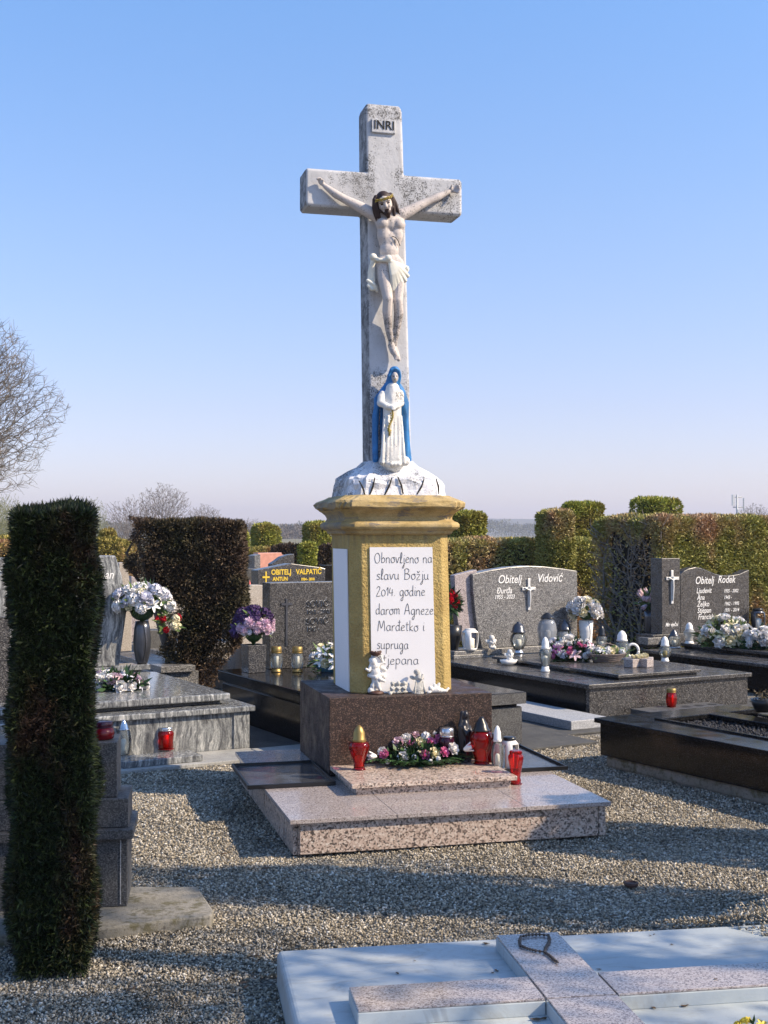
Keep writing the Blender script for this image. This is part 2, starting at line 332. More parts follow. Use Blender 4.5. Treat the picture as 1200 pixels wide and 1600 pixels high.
# ------------------------------------------------------------------ mesh helpers
class MB:
    def __init__(s): s.v = []; s.f = []
    def add(s, vs, fs):
        n = len(s.v); s.v += [tuple(p) for p in vs]; s.f += [tuple(i + n for i in f) for f in fs]; return s
    def box(s, x0, x1, y0, y1, z0, z1):
        return s.add([(x, y, z) for z in (z0, z1) for y in (y0, y1) for x in (x0, x1)],
                     [(0, 2, 3, 1), (4, 5, 7, 6), (0, 1, 5, 4), (1, 3, 7, 5), (3, 2, 6, 7), (2, 0, 4, 6)])
    def loft(s, rings, cap=True, close=True):
        n = len(rings[0]); vs = [p for r in rings for p in r]; fs = []
        for i in range(len(rings) - 1):
            for j in range(n if close else n - 1):
                k = (j + 1) % n; fs.append((i * n + j, i * n + k, (i + 1) * n + k, (i + 1) * n + j))
        if cap:
            fs.append(tuple(range(n))[::-1]); fs.append(tuple((len(rings) - 1) * n + j for j in range(n)))
        return s.add(vs, fs)
    def prism(s, outline, y0, y1):      # outline in x,z, extruded along y
        n = len(outline)
        return s.add([(x, y0, z) for x, z in outline] + [(x, y1, z) for x, z in outline],
                     [tuple(range(n)), tuple(range(2 * n - 1, n - 1, -1))] + [(i, i + n, (i + 1) % n + n, (i + 1) % n) for i in range(n)])
    def lathe(s, prof, n=24, c=(0, 0, 0), cap=True):
        rings = [[(c[0] + r * math.cos(2 * math.pi * j / n), c[1] + r * math.sin(2 * math.pi * j / n), c[2] + z) for j in range(n)] for r, z in prof]
        return s.loft(rings, cap)
    def tube(s, pts, rad, n=6, cap=True):
        pts = [Vector(p) for p in pts]; rings = []
        if isinstance(rad, (int, float)): rad = [rad] * len(pts)
        up = Vector((0.13, 0.07, 1))
        for i, p in enumerate(pts):
            t = (pts[min(i + 1, len(pts) - 1)] - pts[max(i - 1, 0)]).normalized()
            a = t.cross(up)
            if a.length < .05: a = t.cross(Vector((1, 0, 0)))
            a.normalize(); b = t.cross(a)
            rings.append([p + (a * math.cos(2 * math.pi * j / n) + b * math.sin(2 * math.pi * j / n)) * rad[i] for j in range(n)])
        return s.loft(rings, cap)
    def ell(s, c, r, rot=None, nu=12, nv=8):
        vs = []; c = Vector(c); M = (rot.to_matrix() if rot else Matrix.Identity(3))
        rr = r if not isinstance(r, (int, float)) else (r, r, r)
        for i in range(1, nv):
            th = math.pi * i / nv
            for j in range(nu):
                ph = 2 * math.pi * j / nu
                vs.append(c + M @ Vector((rr[0] * math.sin(th) * math.cos(ph), rr[1] * math.sin(th) * math.sin(ph), rr[2] * math.cos(th))))
        n0 = len(vs); vs.append(c + M @ Vector((0, 0, rr[2]))); vs.append(c - M @ Vector((0, 0, rr[2])))
        fs = []
        for i in range(nv - 2):
            for j in range(nu):
                k = (j + 1) % nu; fs.append((i * nu + j, (i + 1) * nu + j, (i + 1) * nu + k, i * nu + k))
        for j in range(nu):
            k = (j + 1) % nu; fs.append((n0, j, k)); fs.append((n0 + 1, (nv - 2) * nu + k, (nv - 2) * nu + j))
        return s.add(vs, fs)
    def mesh(s, name, mat, smooth=False):
        m = bpy.data.meshes.new(name); m.from_pydata(s.v, [], s.f); m.validate()
        if mat: m.materials.append(MATS[mat])
        if smooth: m.shade_smooth()
        return m
def link(name, mesh, parent=None, loc=(0, 0, 0), rz=0, bev=0, seg=2, smooth_angle=None):
    o = bpy.data.objects.new(name, mesh); COL.objects.link(o); o.location = loc; o.rotation_euler = (0, 0, rz)
    if parent is not None: o.parent = parent
    if bev:
        b = o.modifiers.new('bevel', 'BEVEL'); b.width = bev; b.segments = seg; b.limit_method = 'ANGLE'; b.angle_limit = R(35)
    return o
def put(mb, name, mat, parent=None, smooth=False, **k): return link(name, mb.mesh(name, mat, smooth), parent, **k)
def fixnormals(me):
    import bmesh
    b = bmesh.new(); b.from_mesh(me); bmesh.ops.recalc_face_normals(b, faces=b.faces); b.to_mesh(me); b.free(); return me
def tag(o, label, cat=None, group=None, kind=None):
    if label: o['label'] = label
    if cat: o['category'] = cat
    if group: o['group'] = group
    if kind: o['kind'] = kind
    return o
def thing(name, label, cat, loc=(0, 0, 0), rz=0, group=None):
    o = bpy.data.objects.new(name, None); COL.objects.link(o); o.location = loc; o.rotation_euler = (0, 0, rz)
    o.empty_display_size = .1
    return tag(o, label, cat, group)
def raw_mesh(name, V, F, mat, smooth=False):     # numpy: V (n,3), F (m,k)
    me = bpy.data.meshes.new(name); V = np.asarray(V, np.float32); F = np.asarray(F, np.int32)
    k = F.shape[1]; me.vertices.add(len(V)); me.vertices.foreach_set('co', V.ravel())
    me.loops.add(F.size); me.loops.foreach_set('vertex_index', F.ravel())
    me.polygons.add(len(F)); me.polygons.foreach_set('loop_start', np.arange(0, F.size, k, dtype=np.int32))
    me.update(calc_edges=True)
    if mat: me.materials.append(MATS[mat])
    if smooth: me.shade_smooth()
    return me
def apply_mods(o):
    dg = bpy.context.evaluated_depsgraph_get(); dg.update()
    me = bpy.data.meshes.new_from_object(o.evaluated_get(dg), depsgraph=dg)
    o.modifiers.clear(); o.data = me; return o
def blob(name, mb, mat, parent, voxel=.006, smooth=4, tex=0, loc=(0, 0, 0)):
    """one continuous carved surface from overlapping shapes (voxel remesh, smoothed)"""
    o = put(mb, name, mat, parent, loc=loc)
    fixnormals(o.data)
    r = o.modifiers.new('r', 'REMESH'); r.mode = 'VOXEL'; r.voxel_size = voxel; r.use_smooth_shade = True
    if smooth:
        s = o.modifiers.new('s', 'SMOOTH'); s.factor = .5; s.iterations = smooth
    apply_mods(o)
    if not o.data.materials: o.data.materials.append(MATS[mat])
    if tex:
        n = len(o.data.vertices); co = np.empty(n * 3, np.float32); o.data.vertices.foreach_get('co', co); co = co.reshape(-1, 3)
        ph = co * 90; d = (np.sin(ph[:, 0] * 1.3 + np.sin(ph[:, 2])) + np.sin(ph[:, 2] * .9 + 2 * np.sin(ph[:, 0] * .7)) + np.sin(ph[:, 1] * 1.1))
        co += (tex * d / 3)[:, None] * np.array([.3, -1, .2]); o.data.vertices.foreach_set('co', co.ravel()); o.data.update()
    return o
def limb(mb, pts, rad, n=10):
    mb.tube(pts, rad, n)
    for p, r in zip(pts, rad if not isinstance(rad, (int, float)) else [rad] * len(pts)): mb.ell(p, r, None, n, 8)
    return mb
def text(s, name, parent, x, y, z, size, mat, shear=0, bold=0, align='LEFT', depth=.0015, sx=1):
    c = bpy.data.curves.new(name, 'FONT'); c.body = s; c.size = size; c.shear = shear; c.offset = bold
    c.align_x = align; c.extrude = depth; c.resolution_u = 3
    t = bpy.data.objects.new(name, c); COL.objects.link(t)
    dg = bpy.context.evaluated_depsgraph_get(); me = bpy.data.meshes.new_from_object(t.evaluated_get(dg), depsgraph=dg)
    bpy.data.objects.remove(t); bpy.data.curves.remove(c)
    me.transform(Matrix.Translation((x, y, z)) @ Matrix.Rotation(R(90), 4, 'X') @ Matrix.Diagonal((sx, 1, 1, 1)))
    me.materials.clear(); me.materials.append(MATS[mat])
    return link(name, me, parent)

# ------------------------------------------------------------------ foliage
def box_surface(n, x0, x1, y0, y1, z0, z1, bottom=False):
    dx, dy, dz = x1 - x0, y1 - y0, z1 - z0
    ar = np.array([dx * dz, dx * dz, dy * dz, dy * dz, dx * dy, dx * dy * (.3 if bottom else 0)])
    f = rng.choice(6, n, p=ar / ar.sum()); a = rng.random(n); b = rng.random(n)
    P = np.zeros((n, 3)); N = np.zeros((n, 3))
    X = x0 + a * dx; Y = y0 + a * dy; Z = z0 + b * dz
    for k, (nx, ny, nz) in enumerate([(0, -1, 0), (0, 1, 0), (-1, 0, 0), (1, 0, 0), (0, 0, 1), (0, 0, -1)]):
        m = f == k
        if k == 0: P[m] = np.c_[X[m], np.full(m.sum(), y0), Z[m]]
        if k == 1: P[m] = np.c_[X[m], np.full(m.sum(), y1), Z[m]]
        if k == 2: P[m] = np.c_[np.full(m.sum(), x0), Y[m], Z[m]]
        if k == 3: P[m] = np.c_[np.full(m.sum(), x1), Y[m], Z[m]]
        if k >= 4: P[m] = np.c_[X[m], y0 + b[m] * dy, np.full(m.sum(), z1 if k == 4 else z0)]
        N[m] = (nx, ny, nz)
    return P, N
def blades(P, N, L, W, spread=.8, up=.3, lj=.5):
    """one pointed leaf blade per point; L length, W width, growing roughly along N"""
    n = len(P); D = N + rng.normal(0, spread, (n, 3)); D[:, 2] += up
    D /= np.linalg.norm(D, axis=1)[:, None] + 1e-9
    S = np.cross(D, rng.normal(0, 1, (n, 3))); S /= np.linalg.norm(S, axis=1)[:, None] + 1e-9
    l = L * (1 - lj / 2 + lj * rng.random(n))[:, None]; w = W * (.7 + .6 * rng.random(n))[:, None]
    a = P; b = P + D * l * .45 + S * w * .5; c = P + D * l; d = P + D * l * .45 - S * w * .5
    V = np.stack([a, b, c, d], 1).reshape(-1, 3)
    return V, np.arange(n * 4).reshape(-1, 4)
def lumps(P, s, amp, seed=0):
    q = P * s + seed
    return amp * (np.sin(q[:, 0] * 2.1 + 1.7 * np.sin(q[:, 2] * 1.3)) + np.sin(q[:, 2] * 2.7 + 1.3 * np.sin(q[:, 1] * 1.9)) + np.sin(q[:, 1] * 2.3 + q[:, 0]))
def round_box(P, N, x0, x1, y0, y1, z0, z1, r):
    """pull points near edges inward so the clipped block has rounded shoulders"""
    lo = np.array([x0 + r, y0 + r, z0 - 9]); hi = np.array([x1 - r, y1 - r, z1 - r])
    C = np.clip(P, lo, hi); d = P - C; l = np.linalg.norm(d, axis=1)[:, None]
    k = l > r; N2 = np.where(l > 1e-6, d / np.maximum(l, 1e-6), N)
    return np.where(k, C + N2 * r, P), np.where(l > 1e-6, N2, N)
def hedge(name, label, cat, F, x0, x1, y0, y1, z0, z1, n, L, W, mat, core='thuja_core', r=.12, depth=.06, group=None, lump=.02, taper=0, extra=None, cut=None, spread=.8):
    """a clipped hedge block standing in frame F: many leaf-sized blades over a solid dark core added to block light"""
    cx, cy = (x0 + x1) / 2, (y0 + y1) / 2
    w = F.W(cx, cy); t = thing(name, label, cat, (w.x, w.y, 0), F.a, group)
    a = (x0 - cx, x1 - cx, y0 - cy, y1 - cy, z0, z1)
    P, N = box_surface(n, *a); P, N = round_box(P, N, *a, r)
    P = P + N * (lumps(P, 4, lump, x0) + lumps(P, 13, lump * .5, y0))[:, None] - N * (rng.random(len(P)) ** 2 * depth)[:, None]
    if taper:
        k = 1 - taper * np.clip((.6 - (P[:, 2] - z0)) / .6, 0, 1) ** 1.5
        P[:, 0] *= k; P[:, 1] *= k
    if cut is not None:
        keep = cut(P); P, N = P[keep], N[keep]
    V, Fc = blades(P, N, L, W, spread)
    if extra is not None:
        V2, F2 = extra(a); Fc = np.vstack([Fc, F2 + len(V)]); V = np.vstack([V, V2])
    link('foliage', raw_mesh('foliage', V, Fc, mat), t)
    if core:
        Pn, Nn = box_surface(3000, *a)
        g = MB(); i = depth * .8 + .012; nx = 10
        q = .8 if taper else 1
        rr = []
        hx, hy = (a[1] - a[0]) / 2 - i, (a[3] - a[2]) / 2 - i
        for zz, k in ((z0, 1 - taper * .95), (z0 + .3 * (z1 - z0), 1 - taper * .2), (z1 - i - r, 1), (z1 - i, .8)):
            ring = []
            for j in range(16):
                an = 2 * math.pi * (j + .5) / 16; cxx, syy = math.cos(an), math.sin(an); m = max(abs(cxx), abs(syy)) ** .8
                ring.append((hx * k * cxx / m, hy * k * syy / m, zz))
            rr.append(ring)
        g.loft(rr); put(g, 'light_block_core', core, t)  # solid dark body added inside, blocks light between the blades
    return t
def block_from(ul, uc, ur, Y, a=29):
    """footprint of a block from the columns of its near-left corner and its two far ends"""
    tl, tc, tr = [(k - 600) / FPX for k in (ul, uc, ur)]
    C = (tc * Y, Y); A = (math.cos(R(a)), math.sin(R(a))); B = (-A[1], A[0])
    w = (tr * Y - C[0]) / (A[0] - tr * A[1]); d = (tl * Y - C[0]) / (B[0] - tl * B[1])
    return Frame(C[0], C[1], a), w, d

def bare_tree(name, label, mat, seed, loc, fork_z, crown, n, alpha=.45, tip=.008, trunk_r=.2, group=None, mesh=None, power=.42):
    """leafless tree: points spread through the crown are joined one by one to the nearest limb, favouring short ways back
    to the fork; limb thickness follows the number of twigs it carries. crown = (centre x, centre z, radius x, radius z)"""
    t = thing(name, label, 'tree', loc, 0, group)
    if mesh:
        link('trunk', mesh[0], t); link('branches', mesh[1], t); return t, mesh
    r_ = np.random.default_rng(seed); cx, cz, rx, rz = crown
    D = r_.normal(0, 1, (n, 3)); D /= np.linalg.norm(D, axis=1)[:, None]
    lob = 1 + .16 * np.sin(D[:, 0] * 5 + seed) * np.sin(D[:, 2] * 6 + seed) + .10 * np.sin(D[:, 1] * 7 + D[:, 2] * 4)
    P = D * (r_.random(n) ** .42 * lob)[:, None] * np.array([rx, rx, rz]) + np.array([cx, 0, cz])
    root = np.array([0, 0, fork_z]); P = P[np.argsort(np.linalg.norm(P - root, axis=1))]
    Q = np.vstack([root, P]); L = np.zeros(n + 1); par = np.zeros(n + 1, int)
    for k in range(1, n + 1):
        dd = np.linalg.norm(Q[:k] - Q[k], axis=1); m_ = np.argmin(dd + alpha * L[:k]) ; par[k] = m_; L[k] = L[m_] + dd[m_]
    cnt = np.ones(n + 1)
    for k in range(n, 0, -1): cnt[par[k]] += cnt[k]
    R_ = tip * cnt ** power; R_ *= min(1.0, trunk_r * .9 / R_[0]) if R_[0] > trunk_r else 1.0; R_ = np.maximum(R_, tip * .8)
    A = Q[par[1:]]; B = Q[1:]; d = B - A; ln_ = np.linalg.norm(d, axis=1)[:, None] + 1e-9; d = d / ln_
    s = np.cross(d, np.array([.31, .2, 1.0])); s /= np.linalg.norm(s, axis=1)[:, None] + 1e-9; w = np.cross(d, s)
    ra = np.minimum(R_[par[1:]], R_[1:] * 1.35)[:, None]; rb = R_[1:][:, None]; mid = (A + B) / 2 + r_.normal(0, .07, (n, 3)) * ln_
    rings = []
    for pt, rr in ((A, ra), (mid, (ra + rb) / 2), (B, rb * .8)):
        for q in range(3): rings.append(pt + (s * math.cos(q * 2.094) + w * math.sin(q * 2.094)) * rr)
    V = np.stack(rings, 1).reshape(-1, 3)
    end = np.where(cnt[1:] <= 3)[0]; ns = 3; E = np.repeat(end, ns); sd_ = d[E] + r_.normal(0, .55, (len(E), 3)); sd_ /= np.linalg.norm(sd_, axis=1)[:, None]
    sl = rx * .055 * (.5 + r_.random(len(E)))[:, None]; st = A[E] + (B[E] - A[E]) * r_.random(len(E))[:, None]; wv = np.cross(sd_, r_.normal(0, 1, (len(E), 3))); wv /= np.linalg.norm(wv, axis=1)[:, None]
    V2 = np.stack([st + wv * tip * .8, st - wv * tip * .8, st + sd_ * sl - wv * tip * .35, st + sd_ * sl + wv * tip * .35], 1).reshape(-1, 3)
    f0 = np.array([(h * 3 + q, h * 3 + (q + 1) % 3, h * 3 + 3 + (q + 1) % 3, h * 3 + 3 + q) for h in (0, 1) for q in range(3)])
    F = (f0[None] + (np.arange(n) * 9)[:, None, None]).reshape(-1, 4); F = np.vstack([F, np.arange(len(V2)).reshape(-1, 4) + len(V)]); V = np.vstack([V, V2])
    tk = MB(); tk.tube([(0, 0, -.3), (.03, .02, fork_z * .5), (0, 0, fork_z + .05)], [trunk_r * 1.3, trunk_r, trunk_r * .85], 9)
    m1 = tk.mesh('trunk', 'bark', True); m2 = raw_mesh('branches', V, F, mat)
    link('trunk', m1, t); link('branches', m2, t)
    return t, (m1, m2)

# ------------------------------------------------------------------ flowers
def petal(mb, M, w, l, cup, curl, nu=4, nv=4):
    vs = []; n = 0
    for i in range(nv + 1):
        s = i / nv; ww = w * (math.sin(math.pi * min(1, s * .82 + .12)) ** .7)
        for j in range(nu + 1):
            a = (j / nu - .5) * 2
            vs.append(M @ Vector((a * ww / 2, -cup * math.sin(s * 1.6) + .30 * w * a * a * (1 - curl * s) - curl * s ** 3 * l * .25, l * s)))
    fs = [(i * (nu + 1) + j, i * (nu + 1) + j + 1, (i + 1) * (nu + 1) + j + 1, (i + 1) * (nu + 1) + j) for i in range(nv) for j in range(nu)]
    mb.add(vs, fs)
FL = {}
def flower_mesh(kind, mat):
    """unit-radius flower facing +Z"""
    if (kind, mat) in FL: return FL[(kind, mat)]
    mb = MB(); rd = random.Random(hash(kind) % 97 if False else len(kind))
    if kind == 'rose':
        mb.ell((0, 0, .3), (.34, .34, .55), None, 8, 6)
        for ring, (n, tilt, l, w, r0) in enumerate([(3, 4, .90, .85, .08), (5, 14, .98, 1.05, .14), (6, 30, 1.0, 1.2, .20), (7, 50, .95, 1.25, .22), (6, 68, .8, 1.1, .15)]):
            for k in range(n):
                an = 2 * math.pi * (k + ring * .37) / n + rd.uniform(-.1, .1)
                M = Matrix.Rotation(an, 4, 'Z') @ Matrix.Translation((0, -r0, -.1)) @ Matrix.Rotation(R(tilt + rd.uniform(-5, 5)), 4, 'X')
                petal(mb, M, w, l, .12, .45)
    elif kind == 'bud':
        mb.ell((0, 0, .55), (.38, .38, .75), None, 8, 8)
        for k in range(4):
            M = Matrix.Rotation(2 * math.pi * k / 4, 4, 'Z') @ Matrix.Translation((0, -.28, -.1)) @ Matrix.Rotation(R(8), 4, 'X')
            petal(mb, M, .8, 1.5, .2, .2)
    elif kind == 'pompon':
        for k in range(110):
            z = 1 - 2 * (k + .5) / 110 * .85; an = k * 2.39996; rr = math.sqrt(max(0, 1 - z * z))
            d = Vector((rr * math.cos(an), rr * math.sin(an), z))
            M = d.to_track_quat('Z', 'Y').to_matrix().to_4x4() @ Matrix.Translation((0, 0, .35)) @ Matrix.Rotation(rd.uniform(0, 6), 4, 'Z')
            petal(mb, M, .34, .62 + rd.uniform(-.1, .1), .08, .5, 2, 2)
        mb.ell((0, 0, 0), .6, None, 8, 6)
    elif kind == 'lily':
        for k in range(6):
            M = Matrix.Rotation(2 * math.pi * k / 6, 4, 'Z') @ Matrix.Rotation(R(52 + 8 * (k % 2)), 4, 'X')
            petal(mb, M, .5, 1.15, .1, 1.2)
        mb.ell((0, 0, .15), (.12, .12, .2), None, 6, 4)
    elif kind == 'cluster':
        for k in range(26):
            z = 1 - 2 * (k + .5) / 26 * .62; an = k * 2.39996; rr = math.sqrt(max(0, 1 - z * z))
            d = Vector((rr * math.cos(an), rr * math.sin(an), z)) * rd.uniform(.75, 1.0)
            Q = Matrix.Translation(d * .8) @ d.to_track_quat('Z', 'Y').to_matrix().to_4x4() @ Matrix.Rotation(rd.uniform(0, 6), 4, 'Z')
            for q in range(4):
                petal(mb, Q @ Matrix.Rotation(q * math.pi / 2, 4, 'Z') @ Matrix.Rotation(R(66), 4, 'X'), .30, .34, .03, .3, 2, 2)
    elif kind == 'tulip':
        mb.ell((0, 0, .5), (.34, .34, .8), None, 8, 6)
        for k in range(5):
            M = Matrix.Rotation(2 * math.pi * k / 5, 4, 'Z') @ Matrix.Translation((0, -.3, -.2)) @ Matrix.Rotation(R(6), 4, 'X')
            petal(mb, M, .6, 1.7, .15, -.1)
    FL[(kind, mat)] = mb.mesh('flower', mat, True); return FL[(kind, mat)]
def bouquet(label, base, rad, kinds, n, seed, leafn=160, leaf=(.07, .022), leafmat='leaf_green', group=None, cat='bouquet', name='bouquet', dome=.25, tail=None, fsize=.04, h=0, rz=0, minz=-.1, stems=True):
    """flowers on the shell of an ellipsoid dome; base = where it rests, h = height of the dome's centre over base"""
    rd = random.Random(seed); t = thing(name, label, cat, base, rz, group)
    c = Vector((0, 0, h)); placed = []
    i = 0; tries = 0
    while i < n and tries < n * 60:
        tries += 1
        d = Vector((rd.gauss(0, 1), rd.gauss(0, 1), rd.gauss(0, 1))).normalized()
        if d.z < minz or (d.y > .55): continue
        p = c + Vector((d.x * rad[0], d.y * rad[1], d.z * rad[2])) * rd.uniform(.80, 1.02)
        kind, mat, s = kinds[i % len(kinds)] if not callable(kinds) else kinds(d, rd)
        if any((p - q).length < (s + s2) * fsize * .80 for q, s2 in placed): 
            if tries < n * 45: continue
        placed.append((p, s))
        o = link({'rose': 'rose', 'bud': 'rosebud', 'pompon': 'carnation', 'lily': 'lily', 'cluster': 'hydrangea', 'tulip': 'tulip'}[kind], flower_mesh(kind, mat), t, loc=p)
        o.rotation_mode = 'QUATERNION'; dd = (d + Vector((rd.gauss(0, .25), rd.gauss(0, .25) - .2, rd.gauss(.25, .25)))).normalized()
        o.rotation_quaternion = dd.to_track_quat('Z', 'Y'); s *= fsize * rd.uniform(.85, 1.15); o.scale = (s, s, s); i += 1
    # leaves
    D = rng.normal(0, 1, (leafn, 3)); D /= np.linalg.norm(D, axis=1)[:, None]; D[:, 2] = np.abs(D[:, 2]) * np.where(rng.random(leafn) < .65, 1, -.35)
    P = np.array(c) + D * np.array(rad) * (.35 + .6 * rng.random(leafn))[:, None]
    P[:, 2] = np.maximum(P[:, 2], .006)
    V, Fc = blades(P, D, leaf[0], leaf[1], .45, .05)
    V[:, 2] = np.maximum(V[:, 2], .004 if not h or h < .2 else -9)
    link('leaves', raw_mesh('leaves', V, Fc, leafmat), t)
    if stems:
        m = MB()
        for p, s in placed:
            m.tube([(0, 0, -.02 if h > .1 else .01), c * .5 + Vector((p.x * .3, p.y * .3, 0)), p], .0025, 4)
        m.ell(c * .6 + Vector((0, 0, .0)), (rad[0] * .45, rad[1] * .45, max(.02, min(rad[2] * .5, (c.z * .6) - .002 if c.z * .6 > .03 else .02))), None, 10, 6)
        put(m, 'stems', 'leaf_green', t)
    return t

# ------------------------------------------------------------------ grave lanterns and vases
GP = {  # glass outline: (radius, height) as shares of R and glass height
 'urn': [(.55, 0), (.62, .04), (.55, .10), (.78, .32), (.98, .62), (1.0, .78), (.88, .93), (.62, 1.0)],
 'heart': [(.50, 0), (.52, .06), (.46, .14), (.72, .42), (.98, .74), (1.0, .86), (.85, .97), (.55, 1.0)],
 'vase': [(.62, 0), (.66, .05), (.56, .14), (.72, .4), (.95, .72), (.98, .82), (.78, .90), (.80, .97), (.70, 1.0)],
 'barrel': [(.7, 0), (.85, .08), (1.0, .35), (1.0, .65), (.85, .92), (.7, 1.0)],
 'bulb': [(.5, 0), (.62, .06), (.9, .3), (1.0, .55), (.85, .82), (.55, 1.0)],
 'jar': [(.85, 0), (.95, .06), (.92, .5), (1.0, .7), (1.0, .85), (.8, .97), (.75, 1.0)],
 'egg': [(.45, 0), (.75, .15), (.95, .40), (1.0, .58), (.88, .82), (.55, 1.0)],
 'squat': [(.8, 0), (.95, .1), (1.0, .5), (.9, .9), (.7, 1.0)],
}
CP = {
 'dome': [(.80, 0), (.82, .10), (.74, .14), (.70, .45), (.48, .75), (.22, .86), (.20, .97), (.08, 1.0)],
 'cone': [(.72, 0), (.74, .08), (.66, .14), (.52, .5), (.25, .85), (.18, 1.0)],
 'flat': [(.82, 0), (.86, .15), (.86, .85), (.75, 1.0)],
 'tall': [(.62, 0), (.70, .05), (.58, .16), (.56, .55), (.34, .85), (.10, 1.0)],
}
def lantern(label, base, H, r, shape='urn', gl='red_glass', cap='dome', capmat='black_plastic', caph=.3, foot=.08, footmat=None, candle='candle_red', group=None, ribs=0, name='grave_lantern', rz=0, candle_h=.55, facets=0):
    t = thing(name, label, 'lantern', base, rz, group)
    z0 = H * foot; gh = H * (1 - foot - (caph if cap else 0)); n = 10 if facets else 24
    m = MB(); prof = [(a * r, z0 + b * gh) for a, b in GP[shape]]
    if ribs:
        pr = []
        for i in range(ribs * 2 + 1):
            s = i / (ribs * 2); aa = np.interp(s, [b for a, b in GP[shape]], [a for a, b in GP[shape]])
            pr.append((aa * r * (1 + (.022 if i % 2 else -.022)), z0 + s * gh))
        prof = pr
    m.lathe(prof, n); put(m, 'glass', gl, t, smooth=not facets)
    if foot:
        m = MB(); q = GP[shape][0][0] * r; m.lathe([(q * 1.25, 0), (q * 1.3, z0 * .25), (q * 1.05, z0 * .55), (q * 1.02, z0 * .97)], 20); put(m, 'foot', footmat or gl, t, smooth=True)
    if cap:
        m = MB(); zc = z0 + gh; ch = H * caph
        m.lathe([(a * r, zc + b * ch + .0006) for a, b in CP[cap]], 22); c = put(m, 'cap', capmat, t, smooth=True)
        m = MB(); m.lathe([(CP[cap][0][0] * r * 1.06, zc - .003), (CP[cap][0][0] * r * 1.1, zc + ch * .05), (CP[cap][0][0] * r * 1.03, zc + ch * .10)], 22); put(m, 'rim', capmat, c, smooth=True)
    if candle:
        m = MB(); m.lathe([(.34 * r, z0 + .004), (.36 * r, z0 + gh * candle_h), (.15 * r, z0 + gh * (candle_h + .05))], 12); put(m, 'candle', candle, t, smooth=True)
    return t
def vase(label, base, H, r, prof, mat, groove=None, name='flower_vase', group=None):
    t = thing(name, label, 'vase', base, 0, group)
    m = MB(); p = [(a * r, b * H) for a, b in prof]; p += [(p[-1][0] * .8, H), (p[-1][0] * .7, H * .8)]
    m.lathe(p, 28); put(m, 'body', mat, t, smooth=True)
    if groove:
        m = MB(); pts = []
        for i in range(14):
            s = i / 13; rr = np.interp(s, [b for a, b in prof], [a for a, b in prof]) * r * 1.0
            an = R(-90 + groove[0] + groove[1] * math.sin(s * math.pi)); pts.append((rr * math.cos(an), rr * math.sin(an), s * H * .98 + .004))
        m.tube(pts, r * .05, 5); put(m, 'inlay', groove[2], t, smooth=True)
    return t
# ================================================================== the setting
def sheet(name, pts, z, mat, kind='structure', parent=None):
    m = MB(); m.add([(p[0], p[1], z) for p in pts], [tuple(range(len(pts)))])
    o = put(m, name, mat, parent)
    if kind: o['kind'] = kind
    return o
def ground_mats():
    m, nt, b = nodes('field'); v = coord(nt)
    col = ramp(nt, noise(nt, v, .05, 6, .6), [(.3, (.10, .105, .05)), (.6, (.20, .18, .11)), (.8, (.26, .23, .16))])
    nt.links.new(col, b.inputs['Base Color']); b.inputs['Roughness'].default_value = 1; MATS['field'] = m
    m, nt, b = nodes('gravel'); v = coord(nt)
    n = nt.nodes.new('ShaderNodeTexVoronoi'); n.inputs['Scale'].default_value = 62; nt.links.new(v, n.inputs['Vector'])
    sx = nt.nodes.new('ShaderNodeSeparateColor'); nt.links.new(n.outputs['Color'], sx.inputs[0])
    col = ramp(nt, sx.outputs[0], [(0, (.07, .065, .05)), (.3, (.21, .19, .15)), (.7, (.38, .345, .28)), (1, (.56, .52, .44))])
    col = mixc(nt, ramp(nt, n.outputs['Distance'], [(.25, (0, 0, 0)), (.75, (1, 1, 1))]), col, (.07, .065, .055))
    nt.links.new(col, b.inputs['Base Color']); b.inputs['Roughness'].default_value = 1
    bump(nt, b, mathn(nt, 'SUBTRACT', 1.0, n.outputs['Distance']), 1.0, .012)
    MATS['gravel'] = m
ground_mats()
sheet('ground', [(-2500, -30), (2500, -30), (2500, 3500), (-2500, 3500)], -.012, 'field')
sheet('gravel_path', [(-14, -4), (16, -4), (16, 34), (-14, 34)], 0, 'gravel')

